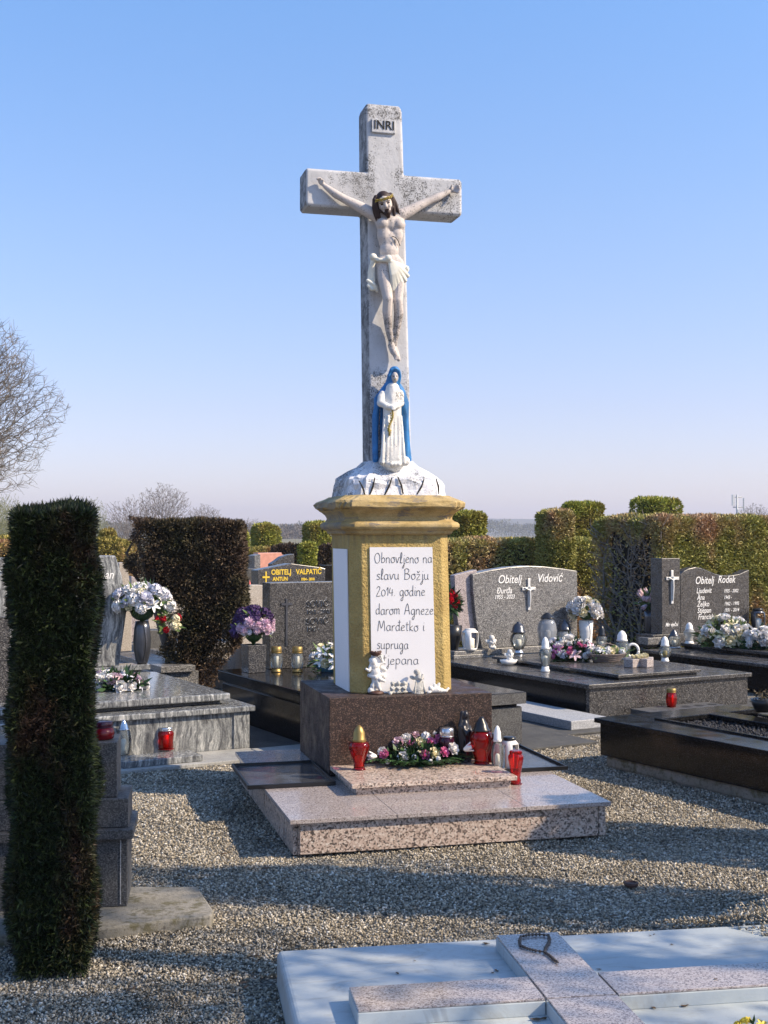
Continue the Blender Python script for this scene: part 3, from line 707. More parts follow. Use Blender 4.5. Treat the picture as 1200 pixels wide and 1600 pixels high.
# loose limestone chips, densest near the camera
def gravel():
    N1 = 230000
    Y = 3.3 + 6.6 * rng.random(N1) ** 1.15
    X = (rng.random(N1) * 2 - 1) * (.36 * Y + .35)
    s = (.0032 + .0038 * rng.random(N1) ** 2) * (1 + .06 * (Y - 4))
    base = np.array([(1, 0, 0), (-1, 0, 0), (0, 1, 0), (0, -1, 0), (0, 0, 1), (0, 0, -1)], float)
    tri = np.array([(0, 2, 4), (2, 1, 4), (1, 3, 4), (3, 0, 4), (2, 0, 5), (1, 2, 5), (3, 1, 5), (0, 3, 5)])
    sc = s[:, None] * np.c_[1.25 + .5 * rng.random(N1), .85 + .3 * rng.random(N1), .55 + .3 * rng.random(N1)]
    V = base[None] * sc[:, None, :] * (.8 + .4 * rng.random((N1, 6, 1)))
    # random rotation about a tilted axis
    q = rng.normal(0, 1, (N1, 4)); q[:, 1:3] *= .45; q /= np.linalg.norm(q, axis=1)[:, None]
    w, x, y, z = q.T
    Rm = np.stack([1 - 2 * (y * y + z * z), 2 * (x * y - z * w), 2 * (x * z + y * w), 2 * (x * y + z * w), 1 - 2 * (x * x + z * z), 2 * (y * z - x * w), 2 * (x * z - y * w), 2 * (y * z + x * w), 1 - 2 * (x * x + y * y)], 1).reshape(-1, 3, 3)
    V = np.einsum('nij,nkj->nki', Rm, V)
    Z = s * .45 + .004 * rng.random(N1) + .006 * np.sin(X * 3.1 + Y * 2) * np.sin(Y * 4.3)
    lx = (X + .383) * math.cos(R(9.5)) + (Y - 4.45) * math.sin(R(9.5)); ly = -(X + .383) * math.sin(R(9.5)) + (Y - 4.45) * math.cos(R(9.5))
    heap = np.clip(.185 - .42 * np.abs(ly - .0) + .012 * np.sin(lx * 21), 0, 1) * np.clip((lx - 1.66 + .45 * ly) * 14, 0, 1)
    Z = np.maximum(Z, np.where(heap > .03, heap * (.72 + .28 * rng.random(N1) ** .5), 0))
    heap2 = np.clip(.04 - .5 * np.maximum(ly - .0, 0), 0, 1) * (ly > 0) * (lx > -.05); Z = Z + heap2
    V += np.stack([X, Y, np.maximum(Z, .001)], 1)[:, None, :]
    F = (tri[None] + (np.arange(N1) * 6)[:, None, None]).reshape(-1, 3)
    o = link('gravel', raw_mesh('gravel', V.reshape(-1, 3), F, 'gravel_stone')); o['kind'] = 'stuff'
gravel()

# ================================================================== the wayside cross monument
M = Frame(.045, 7.80, 14.5)
LEAN = .020
mon = thing('wayside_cross', 'tall weathered white stone cross with crucified figure on a yellow pillar and granite plinth', 'monument', (M.o.x, M.o.y, 0), M.a)
def ln(x, z): return x - (z - .65) * LEAN
def cring(hx, hy, c, z, jit=0, sub=1, seed=0):
    rd = random.Random(seed)
    P = [(-hx + c, -hy), (hx - c, -hy), (hx, -hy + c), (hx, hy - c), (hx - c, hy), (-hx + c, hy), (-hx, hy - c), (-hx, -hy + c)]
    out = []
    for i in range(8):
        a, b = P[i], P[(i + 1) % 8]
        for k in range(sub):
            t = k / sub; x = a[0] + (b[0] - a[0]) * t; y = a[1] + (b[1] - a[1]) * t
            j = 1 - (rd.random() * jit)
            out.append((ln(x * j, z), y * j, z + (rd.random() - .5) * jit * .25))
    return out
# base plinth: speckled pink granite facing under a thin top plate with joints
PX0, PX1, PY0, PY1 = -.875, .775, -1.445, .50
m = MB(); m.box(PX0 + .02, PX1, PY0 + .018, PY1, .012, .172); put(m, 'plinth', 'pink_granite', mon, bev=.002)
m = MB(); m.box(PX0 - .002, PX0 + .019, PY0 + .03, PY1, .012, .172); m.box(PX0 + .026, PX1 - .035, PY0 - .004, PY0 + .0175, .02, .172); m.box(PX1 - .031, PX1 + .008, PY0 - .004, PY0 + .0175, .02, .172)
put(m, 'plinth_facing', 'pink_granite', mon, bev=.0015)
m = MB(); xs = [PX0 - .03, -.36, .33, PX1 + .03]
for i in range(3): m.box(xs[i] + .0012, xs[i + 1] - .0012, PY0 - .03, -.70 if i != 1 else -.70, .176, .198)
for i in range(3): m.box(xs[i] + .0012, xs[i + 1] - .0012, -.697, PY1 + .02, .176, .198)
put(m, 'plinth_top_plate', 'pink_granite_fine', mon, bev=.002)
m = MB(); m.box(-.455, .425, -.985, -.455, .198, .235); put(m, 'step_riser', 'pink_granite', mon, bev=.002)
m = MB(); m.box(-.485, .455, -1.01, -.452, .238, .262); put(m, 'step_top', 'pink_granite', mon, bev=.003)
m = MB(); m.box(-.49, .505, -.45, .46, .199, .652); put(m, 'pedestal_block', 'brown_granite', mon, bev=.004)
# yellow roughcast pillar
HP, CP8 = .31, .062
m = MB(); m.loft([cring(HP + .004, HP + .004, CP8, .652), cring(HP, HP, CP8, 1.605)]); put(m, 'pillar', 'yellow_stucco', mon, bev=.008, seg=3)
m = MB(); rings = []
for z, h in [(1.598, .318), (1.605, .334), (1.618, .338), (1.626, .345), (1.632, .362), (1.645, .372), (1.660, .372), (1.673, .362), (1.680, .346), (1.690, .336), (1.705, .337), (1.722, .346), (1.738, .362), (1.750, .380)]:
    rings.append(cring(h, h, .07, z))
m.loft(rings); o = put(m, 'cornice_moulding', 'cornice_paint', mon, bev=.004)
m = MB(); rings = []
for z, h, j in [(1.746, .362, .02), (1.752, .395, .05), (1.765, .408, .035), (1.790, .410, .03), (1.802, .400, .025), (1.822, .350, .02), (1.836, .325, .01)]:
    rings.append(cring(h, h, .08, z, j, 7, 5 + int(h * 100)))
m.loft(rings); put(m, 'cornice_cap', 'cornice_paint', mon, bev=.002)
# white painted rock base
m = MB(); rings = []
for z, h, j, c in [(1.826, .318, .02, .09), (1.87, .312, .05, .09), (1.90, .310, .06, .09), (1.93, .303, .06, .09), (1.948, .290, .06, .09), (1.985, .235, .09, .07), (2.02, .18, .09, .05), (2.05, .145, .04, .04), (2.06, .10, .02, .03)]:
    rings.append(cring(h, h, c, z, j, 5, 11 + int(z * 50)))
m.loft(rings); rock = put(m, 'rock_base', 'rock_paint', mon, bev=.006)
m = MB()
for (a, b, c, d) in [(390, 990, 430, 1090), (495, 970, 460, 1090), (610, 970, 560, 1090), (650, 965, 685, 1080), (825, 980, 780, 1080), (905, 975, 925, 1080)]:
    p = M.D(470 + a / 4.286, 520 + b / 4.286, -.300); q = M.D(470 + c / 4.286, 520 + d / 4.286, -.316)
    mid = (p + q) / 2 + Vector((.006, 0, 0)); m = MB(); m.tube([p, mid, q], [.0035, .006, .004], 5); put(m, 'carved_groove', 'dark_line', rock)
# the cross
m = MB()
def cr2(w, d, z, c=.012):
    return [(ln(x, z), y, z) for x, y in [(-w + c, -d), (w - c, -d), (w, -d + c), (w, d - c), (w - c, d), (-w + c, d), (-w, d - c), (-w, -d + c)]]
m.loft([cr2(.135, .10, 2.03), cr2(.131, .10, 2.6), cr2(.127, .10, 3.2), cr2(.124, .099, 3.7), cr2(.118, .095, 4.235), cr2(.108, .085, 4.265)])
zc = 3.718; az = .117
ring = lambda x, s=1.0: [(ln(x, zc), y * s, z) for y, z in [(-.098, zc - az * s + .014), (-.098, zc + az * s - .014), (-.085, zc + az * s), (.085, zc + az * s), (.098, zc + az * s - .014), (.098, zc - az * s + .014), (.085, zc - az * s), (-.085, zc - az * s)]]
m.loft([ring(-.505, .90), ring(-.492), ring(-.2), ring(.2), ring(.485), ring(.498, .9)])
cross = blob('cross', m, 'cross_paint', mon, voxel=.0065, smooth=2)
m = MB(); a = M.D(580, 186, -.1); b = M.D(617.5, 210, -.1); m.box(a.x, b.x, -.112, -.09, b.z, a.z)
ins = put(m, 'inscription_plate', 'cross_paint', cross, bev=.004)
text('INRI', 'inscription', cross, a.x + .012, -.1135, b.z + .022, .078, 'dark_line', bold=.0002, depth=.002, sx=.92)

# crucified figure: one continuous carved body
def f(u, v, ly): return M.D(u, v, ly)
m = MB()
m.ell(f(610, 350, -.162), (.098, .050, .064)); m.ell(f(598, 349, -.185), (.040, .035, .038)); m.ell(f(622, 350, -.185), (.038, .035, .038))
m.ell(f(609, 336, -.155), (.098, .040, .040)); m.ell(f(609, 376, -.160), (.073, .045, .075)); m.ell(f(608, 392, -.165), (.062, .044, .06))
m.ell(f(600, 366, -.163), (.046, .043, .07)); m.ell(f(619, 366, -.163), (.044, .043, .07))
m.ell(f(609, 408, -.160), (.078, .048, .055))
limb(m, [f(607, 338, -.165), f(603, 326, -.18)], [.034, .030])
limb(m, [f(590, 338, -.155), f(576, 331, -.15), f(556, 320, -.145), f(538, 311, -.138)], [.040, .038, .031, .025])
limb(m, [f(538, 311, -.138), f(524, 303, -.133), f(508, 291, -.122)], [.025, .025, .016])
limb(m, [f(627, 336, -.155), f(639, 330, -.15), f(654, 322, -.145), f(670, 314, -.138)], [.038, .036, .030, .025])
limb(m, [f(670, 314, -.138), f(684, 308, -.133), f(700, 300, -.122)], [.025, .025, .016])
m.ell(f(502, 285, -.120), (.018, .013, .024), Euler((0, R(-40), 0))); m.ell(f(707, 297, -.120), (.026, .014, .018), Euler((0, R(10), 0)))
for k, (du, dv) in enumerate([(-6, -5), (-4, -7), (-2, -7.5), (0, -6.5)]):
    limb(m, [f(501 + k * .6, 283, -.122), f(501 + du * .6, 283 + dv * .5, -.130), f(501 + du, 283 + dv * .7, -.140)], [.008, .0075, .006], 7)
limb(m, [f(504, 287, -.125), f(505, 281, -.137)], [.008, .006], 7)
for k, (du, dv) in enumerate([(9, -6), (10.5, -2), (10.5, 2), (8.5, 5)]):
    limb(m, [f(708, 295 + k * .8, -.122), f(708 + du * .7, 296 + dv, -.132), f(708 + du, 296 + dv * .9, -.146)], [.0085, .0078, .0065], 7)
limb(m, [f(704, 295, -.125), f(706, 289, -.138)], [.0085, .006], 7)
limb(m, [f(599, 412, -.165), f(601, 440, -.185), f(606, 466, -.215)], [.046, .042, .031])
limb(m, [f(606, 466, -.215), f(605, 486, -.190), f(607, 512, -.160), f(612, 538, -.140)], [.031, .032, .024, .017])
limb(m, [f(621, 414, -.165), f(623, 442, -.185), f(622, 470, -.205)], [.046, .040, .029])
limb(m, [f(622, 470, -.205), f(623, 490, -.18), f(620, 514, -.155), f(616, 540, -.135)], [.029, .031, .023, .016])
limb(m, [f(611, 540, -.150), f(615, 550, -.158), f(620, 558, -.152)], [.021, .021, .014])
limb(m, [f(616, 541, -.135), f(620, 553, -.140), f(623, 562, -.145)], [.018, .018, .013])
for k in range(4): limb(m, [f(616 + k * 1.9, 557 - k * .3, -.158), f(617.5 + k * 2, 562 - k * .5, -.160)], [.007, .006], 6)
hr = Euler((R(22), R(-16), R(-14)))
hc = f(601, 318, -.205)
def hp(x, y, z): return hc + hr.to_matrix() @ Vector((x, y, z))
m.ell(hc, (.046, .052, .066), hr, 14, 10); m.ell(hp(0, -.014, -.035), (.032, .036, .036), hr)
limb(m, [hp(0, -.046, .012), hp(0, -.062, -.012)], [.007, .010], 8); m.ell(hp(0, -.044, .020), (.034, .012, .007), hr)
m.ell(hp(.020, -.038, -.010), (.012, .012, .014), hr); m.ell(hp(-.020, -.038, -.010), (.012, .012, .014), hr)
fig = blob('crucified_figure', m, 'figure_skin', mon, voxel=.0045, smooth=5)
m = MB()
m.ell(hp(0, .012, .020), (.051, .054, .056), hr, 14, 10)
for sx, seq in ((-1, [(585, 312), (584, 324), (586, 335), (588, 345)]), (-1, [(587, 318), (590, 330), (593, 340), (594, 343)]), (-1, [(587, 308), (585, 322), (589, 338)]), (1, [(611, 305), (615, 315), (619, 325), (625, 336)]), (1, [(612, 308), (614, 320), (616, 336)]), (1, [(610, 304), (617, 316), (622, 330)])):
    limb(m, [f(u, v, -.215 + i * .010) for i, (u, v) in enumerate(seq)], [.014, .013, .010, .004][:len(seq)])
m.ell(hp(0, -.036, -.052), (.023, .022, .022), hr); m.ell(hp(0, -.034, -.070), (.015, .016, .018), hr); m.ell(hp(0, -.054, -.030), (.020, .009, .005), hr)
limb(m, [hp(-.036, -.02, -.03), hp(0, -.03, -.066)], [.010, .014]); limb(m, [hp(.036, -.02, -.03), hp(0, -.03, -.066)], [.010, .014])
blob('hair_and_beard', m, 'hair_paint', fig, voxel=.0042, smooth=2)
m = MB()
for sgn in (1, -1):
    pts = []
    for k in range(41):
        an = 2 * math.pi * k / 40; pts.append(hp(.056 * math.cos(an), .060 * math.sin(an) + .004, .034 + sgn * .006 * math.sin(an * 7)))
    m.tube(pts, .0042, 5)
for k in range(16):
    an = 2 * math.pi * k / 16; m.tube([hp(.057 * math.cos(an), .061 * math.sin(an), .034), hp(.070 * math.cos(an + .2), .072 * math.sin(an + .2), .045 * (1 - .5 * (k % 2)) )], [.003, .0008], 4)
put(m, 'crown_of_thorns', 'gold_paint', fig, smooth=True)
m = MB()
for sx in (-1, 1):
    m.ell(hp(.019 * sx, -.0475, .006), (.011, .005, .0045), hr, 8, 6); m.tube([hp(.008 * sx, -.053, .015), hp(.020 * sx, -.051, .0185), hp(.033 * sx, -.040, .014)], .0022, 5)
put(m, 'painted_eyes', 'hair_paint', fig)
m = MB()
limb(m, [f(583, 403, -.165), f(592, 406, -.215), f(607, 407, -.228), f(622, 412, -.222), f(636, 420, -.175)], [.016, .012, .012, .012, .015])
m.ell(f(583, 401, -.19), (.024, .02, .021)); m.ell(f(607, 403, -.232), (.022, .018, .020)); m.ell(f(635, 421, -.185), (.016, .03, .024))
for (u0, v0, u1, v1, r) in [(612, 408, 637, 431, .013), (611, 407, 633, 438, .014), (610, 406, 628, 444, .014), (610, 406, 623, 448, .014), (609, 406, 618, 451, .013), (608, 406, 614, 453, .012)]:
    limb(m, [f(u0, v0, -.222), f((u0 + u1) / 2 + 1, (v0 + v1) / 2, -.228), f(u1, v1, -.205)], [r * .8, r * 1.15, r])
m.ell(f(621, 434, -.195), (.045, .030, .06))
m.ell(f(621, 425, -.19), (.050, .040, .050))
for (du, r) in ((-3, .010), (0, .012), (3, .010)):
    limb(m, [f(583 + du * .5, 406, -.18), f(580 + du, 425, -.165), f(580 + du * 1.3, 440, -.155)], [r, r * 1.1, r])
m.ell(f(579, 438, -.14), (.024, .03, .022)); m.ell(f(583, 449, -.14), (.030, .03, .024)); limb(m, [f(574, 438, -.17), f(584, 444, -.18), f(589, 455, -.165)], [.010, .012, .010]); limb(m, [f(575, 446, -.17), f(582, 452, -.175)], [.010, .010])
limb(m, [f(584, 405, -.15), f(600, 410, -.12)], [.02, .03])
blob('loincloth', m, 'cloth_paint', fig, voxel=.0048, smooth=1)
m = MB(); p = f(619, 378, -.2035); m.tube([f(612.5, 369, -.207), f(618, 371, -.211), f(622, 376, -.209), f(625, 384, -.203)], .0028, 5); m.tube([f(617, 374, -.212), f(617.5, 380, -.2105)], .003, 5)
put(m, 'side_wound', 'dark_line', fig)

# praying woman at the foot of the cross
def g(x, y, ly): return M.D(470 + x / 4.286, 520 + y / 4.286, ly)
m = MB()
limb(m, [g(615, 380, -.20), g(612, 450, -.205), g(612, 560, -.205), g(615, 700, -.21), g(618, 850, -.215)], [.045, .058, .058, .068, .078])
m.ell(g(545, 430, -.20), (.022, .03, .04)); m.ell(g(668, 425, -.20), (.022, .03, .04))
limb(m, [g(540, 430, -.21), g(535, 470, -.235), g(575, 492, -.26), g(612, 500, -.275)], [.024, .025, .019, .014])
limb(m, [g(668, 425, -.21), g(668, 470, -.235), g(645, 490, -.262), g(625, 500, -.275)], [.022, .024, .018, .013])
m.ell(g(618, 500, -.282), (.016, .012, .018)); 
for k in range(4): limb(m, [g(606 + k * 7, 494, -.285), g(610 + k * 7, 516, -.290)], [.005, .0045], 6)
for (x0, x1) in [(560, 545), (585, 575), (608, 600), (630, 628), (655, 660), (672, 690)]:
    limb(m, [g(x0, 560, -.255), g((x0 + x1) / 2, 700, -.272), g(x1, 870, -.275)], [.008, .010, .014], 8)
for (x, r) in ((600, .024), (650, .022), (625, .02)): m.ell(g(x, 880, -.27), (r, .03, .018))
limb(m, [g(560, 860, -.24), g(700, 860, -.24)], [.035, .03])
robe = blob('praying_woman_figure', m, 'robe_paint', mon, voxel=.0052, smooth=2)
m = MB()
limb(m, [g(628, 262, -.19), g(622, 300, -.185), g(612, 350, -.175)], [.036, .042, .045])
limb(m, [g(612, 350, -.17), g(560, 400, -.165), g(515, 450, -.160), g(500, 560, -.155), g(497, 700, -.150), g(500, 850, -.150)], [.045, .033, .026, .022, .021, .020])
limb(m, [g(622, 350, -.17), g(670, 400, -.165), g(700, 470, -.160), g(700, 580, -.155), g(712, 720, -.150), g(728, 850, -.150)], [.042, .030, .024, .022, .018, .014])
m.ell(g(612, 600, -.14), (.08, .03, .26))
for (a, b, e_) in ((502, -.178, 30), (488, -.165, 24), (706, -.172, -22)): limb(m, [g(a + e_, 420, b - .01), g(a, 560, b), g(a + 4, 840, b)], [.010, .012, .012], 8)
limb(m, [g(598, 330, -.20), g(590, 285, -.215), g(605, 248, -.225), g(632, 238, -.230), g(655, 252, -.225), g(664, 290, -.215), g(655, 335, -.20)], .0115, 8)
mant = blob('blue_mantle', m, 'blue_paint', robe, voxel=.0052, smooth=2)
m = MB(); m.ell(g(630, 298, -.222), (.022, .024, .033), Euler((R(12), R(-6), 0))); limb(m, [g(632, 290, -.243), g(634, 303, -.250)], [.005, .006], 7); limb(m, [g(624, 320, -.205), g(618, 350, -.20)], [.018, .022]); m.ell(g(632, 318, -.232), (.012, .012, .010))
face = blob('face', m, 'face_grey', robe, voxel=.004, smooth=2)
m = MB()
for x in (620, 642): m.ell(g(x, 290, -.2445), (.0055, .003, .0035), None, 8, 6)
put(m, 'painted_eyes', 'hair_paint', face); m = MB()
m.tube([g(626, 312, -.2475), g(640, 311, -.2475)], .0016, 4)
for i in range(15):
    t = i / 14; m.ell(g(614 + 8 * math.sin(t * 5) - t * 18, 520 + t * 130, -.283 + .004 * math.sin(i)), .0062, None, 8, 6)
    if i % 2: m.ell(g(600 + 8 * math.sin(t * 5) - t * 8, 530 + t * 120, -.279), .005, None, 8, 6)
m.tube([g(594, 640, -.284), g(594, 690, -.284)], .006, 6); m.tube([g(582, 655, -.284), g(606, 655, -.284)], .005, 6)
put(m, 'rosary_beads', 'gold_paint', robe, smooth=True)

# two white plaques, handwriting on the front one
pz0, pz1 = M.D(600, 1082, -.316).z, M.D(600, 855, -.316).z
xl, xr = M.D(577.5, 900, -.316).x, M.D(675.5, 900, -.316).x; xl2, xr2 = M.D(581, 1080, -.316).x, M.D(680.5, 1080, -.316).x
m = MB(); m.prism([(xl2, .654), (xr2, .654), (xr, pz1), (xl, pz1)], -.3185, -.3125)
plaque = put(m, 'front_plaque', 'paper_white', mon)
m = MB(); m.add([(x, y, z) for x in (-.3195, -.3135) for y, z in ((-.215, .654), (.165, .654), (.165, pz1 - .012), (-.225, pz1 - .012))], [(3, 2, 1, 0), (4, 5, 6, 7), (0, 1, 5, 4), (1, 2, 6, 5), (2, 3, 7, 6), (3, 0, 4, 7)])
for i, vv in enumerate(m.v): m.v[i] = (ln(vv[0], vv[2]), vv[1], vv[2])
fixnormals(put(m, 'side_plaque', 'paper_white', mon).data)
G = {
 'a': (.95, [[(.75, .85), (.5, 1), (.2, .85), (.08, .5), (.2, .12), (.45, 0), (.7, .25), (.78, .95), (.76, .3), (.92, .05)]]),
 'b': (.95, [[(.2, 1.95), (.18, .9), (.18, .05)], [(.18, .6), (.5, 1), (.82, .6), (.6, .08), (.18, .1)]]),
 'd': (.95, [[(.75, .8), (.5, 1), (.2, .85), (.08, .5), (.2, .1), (.45, 0), (.7, .25), (.76, .9), (.76, 1.95), (.76, .3), (.9, .02)]]),
 'đ': (.95, [[(.75, .8), (.5, 1), (.2, .85), (.08, .5), (.2, .1), (.45, 0), (.7, .25), (.76, .9), (.76, 1.95), (.76, .3), (.9, .02)], [(.5, 1.55), (1.02, 1.6)]]),
 'e': (.85, [[(.12, .5), (.5, .55), (.72, .75), (.5, 1), (.2, .8), (.1, .4), (.3, .03), (.78, .12)]]),
 'g': (.95, [[(.75, .85), (.5, 1), (.2, .85), (.08, .5), (.2, .12), (.45, 0), (.7, .3), (.78, .95), (.76, -.3), (.6, -.9), (.35, -.85), (.4, -.5), (.9, 0)]]),
 'i': (.4, [[(.2, 1), (.18, .2), (.35, 0)], [(.22, 1.5), (.24, 1.42)]]),
 'j': (.5, [[(.3, 1), (.3, -.4), (.15, -.9), (-.05, -.75), (.3, -.2), (.5, 0)], [(.32, 1.5), (.34, 1.42)]]),
 'k': (.85, [[(.15, 1.95), (.15, 0)], [(.7, .95), (.18, .45), (.75, 0)]]),
 'l': (.55, [[(.05, .1), (.4, 1.3), (.38, 1.9), (.2, 1.8), (.15, .4), (.3, 0), (.5, .15)]]),
 'm': (1.3, [[(.1, 1), (.12, 0)], [(.12, .7), (.35, 1), (.6, .8), (.6, 0)], [(.6, .7), (.85, 1), (1.08, .8), (1.08, .1), (1.2, 0)]]),
 'n': (.95, [[(.1, 1), (.12, 0)], [(.12, .65), (.4, 1), (.72, .8), (.74, .1), (.88, 0)]]),
 'o': (.9, [[(.5, 1), (.15, .85), (.08, .4), (.35, 0), (.7, .15), (.8, .6), (.5, 1), (.88, .95)]]),
 'p': (.95, [[(.15, 1), (.15, -.9)], [(.15, .7), (.45, 1), (.8, .7), (.7, .15), (.4, 0), (.15, .25)]]),
 'r': (.7, [[(.12, 1), (.14, 0)], [(.14, .6), (.35, .95), (.65, .95)]]),
 's': (.75, [[(.68, .9), (.4, 1), (.15, .78), (.6, .35), (.45, 0), (.08, .12)]]),
 't': (.65, [[(.3, 1.6), (.28, .2), (.5, 0)], [(.05, 1.1), (.6, 1.15)]]),
 'u': (.95, [[(.1, 1), (.12, .25), (.4, 0), (.7, .25), (.74, 1), (.74, .2), (.9, 0)]]),
 'v': (.85, [[(.08, 1), (.38, 0), (.7, .95), (.85, .9)]]),
 'z': (.85, [[(.1, .95), (.68, .95), (.1, .05), (.75, .05)]]),
 'ž': (.85, [[(.1, .95), (.68, .95), (.1, .05), (.75, .05)], [(.2, 1.6), (.4, 1.3), (.6, 1.65)]]),
 'O': (1.25, [[(.7, 1.85), (.25, 1.6), (.08, .9), (.3, .15), (.7, 0), (1.08, .4), (1.12, 1.2), (.85, 1.75), (.5, 1.8)]]),
 'B': (1.25, [[(.2, 1.95), (.2, 0)], [(.05, 1.7), (.5, 2.0), (.95, 1.7), (.7, 1.15), (.25, 1.05), (.9, .95), (1.1, .5), (.8, .05), (.1, 0)]]),
 'A': (1.25, [[(.05, 0), (.6, 2.0), (1.1, 0)], [(.25, .7), (.95, .7)]]),
 'M': (1.55, [[(.08, 0), (.3, 1.9), (.75, .5), (1.2, 1.9), (1.42, 0)]]),
 'S': (1.0, [[(.85, 1.75), (.5, 1.95), (.18, 1.55), (.8, .75), (.6, .05), (.1, .2)]]),
 '2': (.95, [[(.1, 1.4), (.4, 1.75), (.75, 1.4), (.1, 0), (.85, .02)]]),
 '0': (.95, [[(.45, 1.2), (.1, .9), (.1, .3), (.45, 0), (.8, .35), (.8, .9), (.45, 1.2)]]),
 '1': (.5, [[(.08, 1.0), (.35, 1.5), (.35, 0)]]),
 '4': (.95, [[(.3, 1.5), (.12, .6), (.85, .6)], [(.72, 1.2), (.68, 0)]]),
 '.': (.4, [[(.15, .08), (.2, .02)]]), ' ': (.7, []),
}
def smooth_line(P, k=5):
    if len(P) < 3: return P
    out = []
    for i in range(len(P) - 1):
        p0, p1, p2, p3 = P[max(i - 1, 0)], P[i], P[i + 1], P[min(i + 2, len(P) - 1)]
        for j in range(k):
            t = j / k
            out.append(tuple(.5 * (2 * p1[q] + (p2[q] - p0[q]) * t + (2 * p0[q] - 5 * p1[q] + 4 * p2[q] - p3[q]) * t * t + (3 * p1[q] - p0[q] - 3 * p2[q] + p3[q]) * t ** 3) for q in (0, 1)))
    return out + [P[-1]]
rdh = random.Random(3)
for s, u0, u1, v in [('Obnovljeno na', 585, 676, 879.5), ('slavu Božju', 588, 671, 905.5), ('2014. godine', 588, 665, 931), ('darom Agneze', 587, 678, 960), ('Marđetko i', 590, 664, 986), ('supruga', 589, 639, 1014), ('Stjepana', 588, 655, 1038)]:
    a = M.D(u0, v, -.3195); b = M.D(u1, v, -.3195); wn_ = sum(G[c][0] for c in s); sx = (b.x - a.x) / wn_; x = 0; hw = MB()
    for i, c in enumerate(s):
        w, st = G[c]; dz = rdh.uniform(-.06, .06)
        for ln_ in st:
            pts = [(a.x + (x + px * .92) * sx + py * .02 * sx, -.3192, a.z + (b.z - a.z) * x / wn_ + (py + dz) * .0325) for px, py in smooth_line(ln_)]
            hw.tube(pts, .0016, 4)
        x += w
    put(hw, 'handwriting_line', 'ink', plaque)

# ================================================================== things on the monument
def lantY(u, vt, ly, w, z, label, **k):
    q = M.D(u, vt, ly); p = M.W(q.x, ly, z); return lantern(label, p, q.z - z, w / 2 / FPX * p.y, **k)
def lant(u, vt, vb, w, z, label, **k):
    p = U(u, vb, z); r = w / 2 / FPX * p.y; p = U(u, vb - r * .45 / p.y * FPX * (CAMZ - z) / p.y * 1.0, z)
    H = (vb - vt - 2) / FPX * p.y
    return lantern(label, p, H, r, **k)
ZS = .2622
lant(561, 1133, 1204, 33, ZS, 'red heart-shaped glass lantern with gold cap at the pink step left end', shape='heart', gl='red_glass', cap='tall', capmat='gold_metal', caph=.36, foot=.06, candle_h=.4)
lant(752, 1120, 1195, 36, ZS, 'large red glass lantern with black cone cap on the pink granite step', shape='urn', gl='red_glass', cap='cone', capmat='black_plastic', caph=.29, foot=.05, candle_h=.35)
lantY(770, 1146, -.56, 22, .1985, 'small dark red glass lantern half hidden behind the big black-capped red lantern', shape='barrel', gl='dark_red_glass', cap='flat', capmat='dark_line' if False else 'black_plastic', caph=.14)
lantY(698, 1137, -.53, 26, ZS, 'dark purple jar lantern with pierced silver lid behind the flower arrangement', shape='jar', gl='purple_glass', cap='flat', capmat='silver_metal', caph=.24)
lantY(777, 1134, -.68, 20, .1985, 'clear glass lantern with small white cap between the red lanterns', shape='bulb', gl='clear_glass', cap='tall', capmat='white_plastic', caph=.30, candle='candle_white')
lant(806, 1172, 1226, 25, .1985, 'capless red faceted glass lantern standing on the plinth plate beside the step', shape='vase', gl='red_glass', cap=None, foot=.05, candle_h=.3, facets=1)
# white lantern with openings
def window_lantern(label, u, vt, vb, w, z, mat, capmat, rz=0, lid=True):
    p = U(u, vb, z); r = w / 2 / FPX * p.y; p = p + Vector((0, r * .6, 0)); H = (vb - vt - 3) / FPX * p.y
    t = thing('grave_lantern', label, 'lantern', p, rz); m = MB(); n = 24
    prof = [(.62, 0), (.80, .08), (.95, .35), (1.0, .6), (.93, .80), (.66, .88), (.60, .90)]
    rings = [[(a * r * math.cos(2 * math.pi * j / n), a * r * math.sin(2 * math.pi * j / n), b * H) for j in range(n)] for a, b in prof]
    vs = [q for rg in rings for q in rg]; fs = []
    for i in range(len(prof) - 1):
        for j in range(n):
            k = (j + 1) % n
            if i in (1, 2, 3) and (j % 8) in (1, 2, 3, 4, 5): continue
            fs.append((i * n + j, i * n + k, (i + 1) * n + k, (i + 1) * n + j))
    m.add(vs, fs + [tuple(range(n))[::-1]]); o = put(m, 'housing', mat, t, smooth=True)
    s = o.modifiers.new('s', 'SOLIDIFY'); s.thickness = r * .09
    m = MB(); m.lathe([(.5 * r, H * .03), (.5 * r, H * .5), (.2 * r, H * .55)], 14); put(m, 'candle', 'candle_white', t, smooth=True)
    m = MB(); m.lathe([(.62 * r, H * .90), (.66 * r, H * .92), (.66 * r, H * .985), (.5 * r, H)] if lid else [(.62 * r, H * .90), (.60 * r, H * .93), (.2 * r, H * .95)], 20); put(m, 'lid', capmat, t, smooth=True)
    return t
window_lantern('white openwork plastic lantern with flat black lid behind the capless red lantern', 797, 1150, 1206, 30, .1985, 'white_plastic', 'black_plastic', .5)
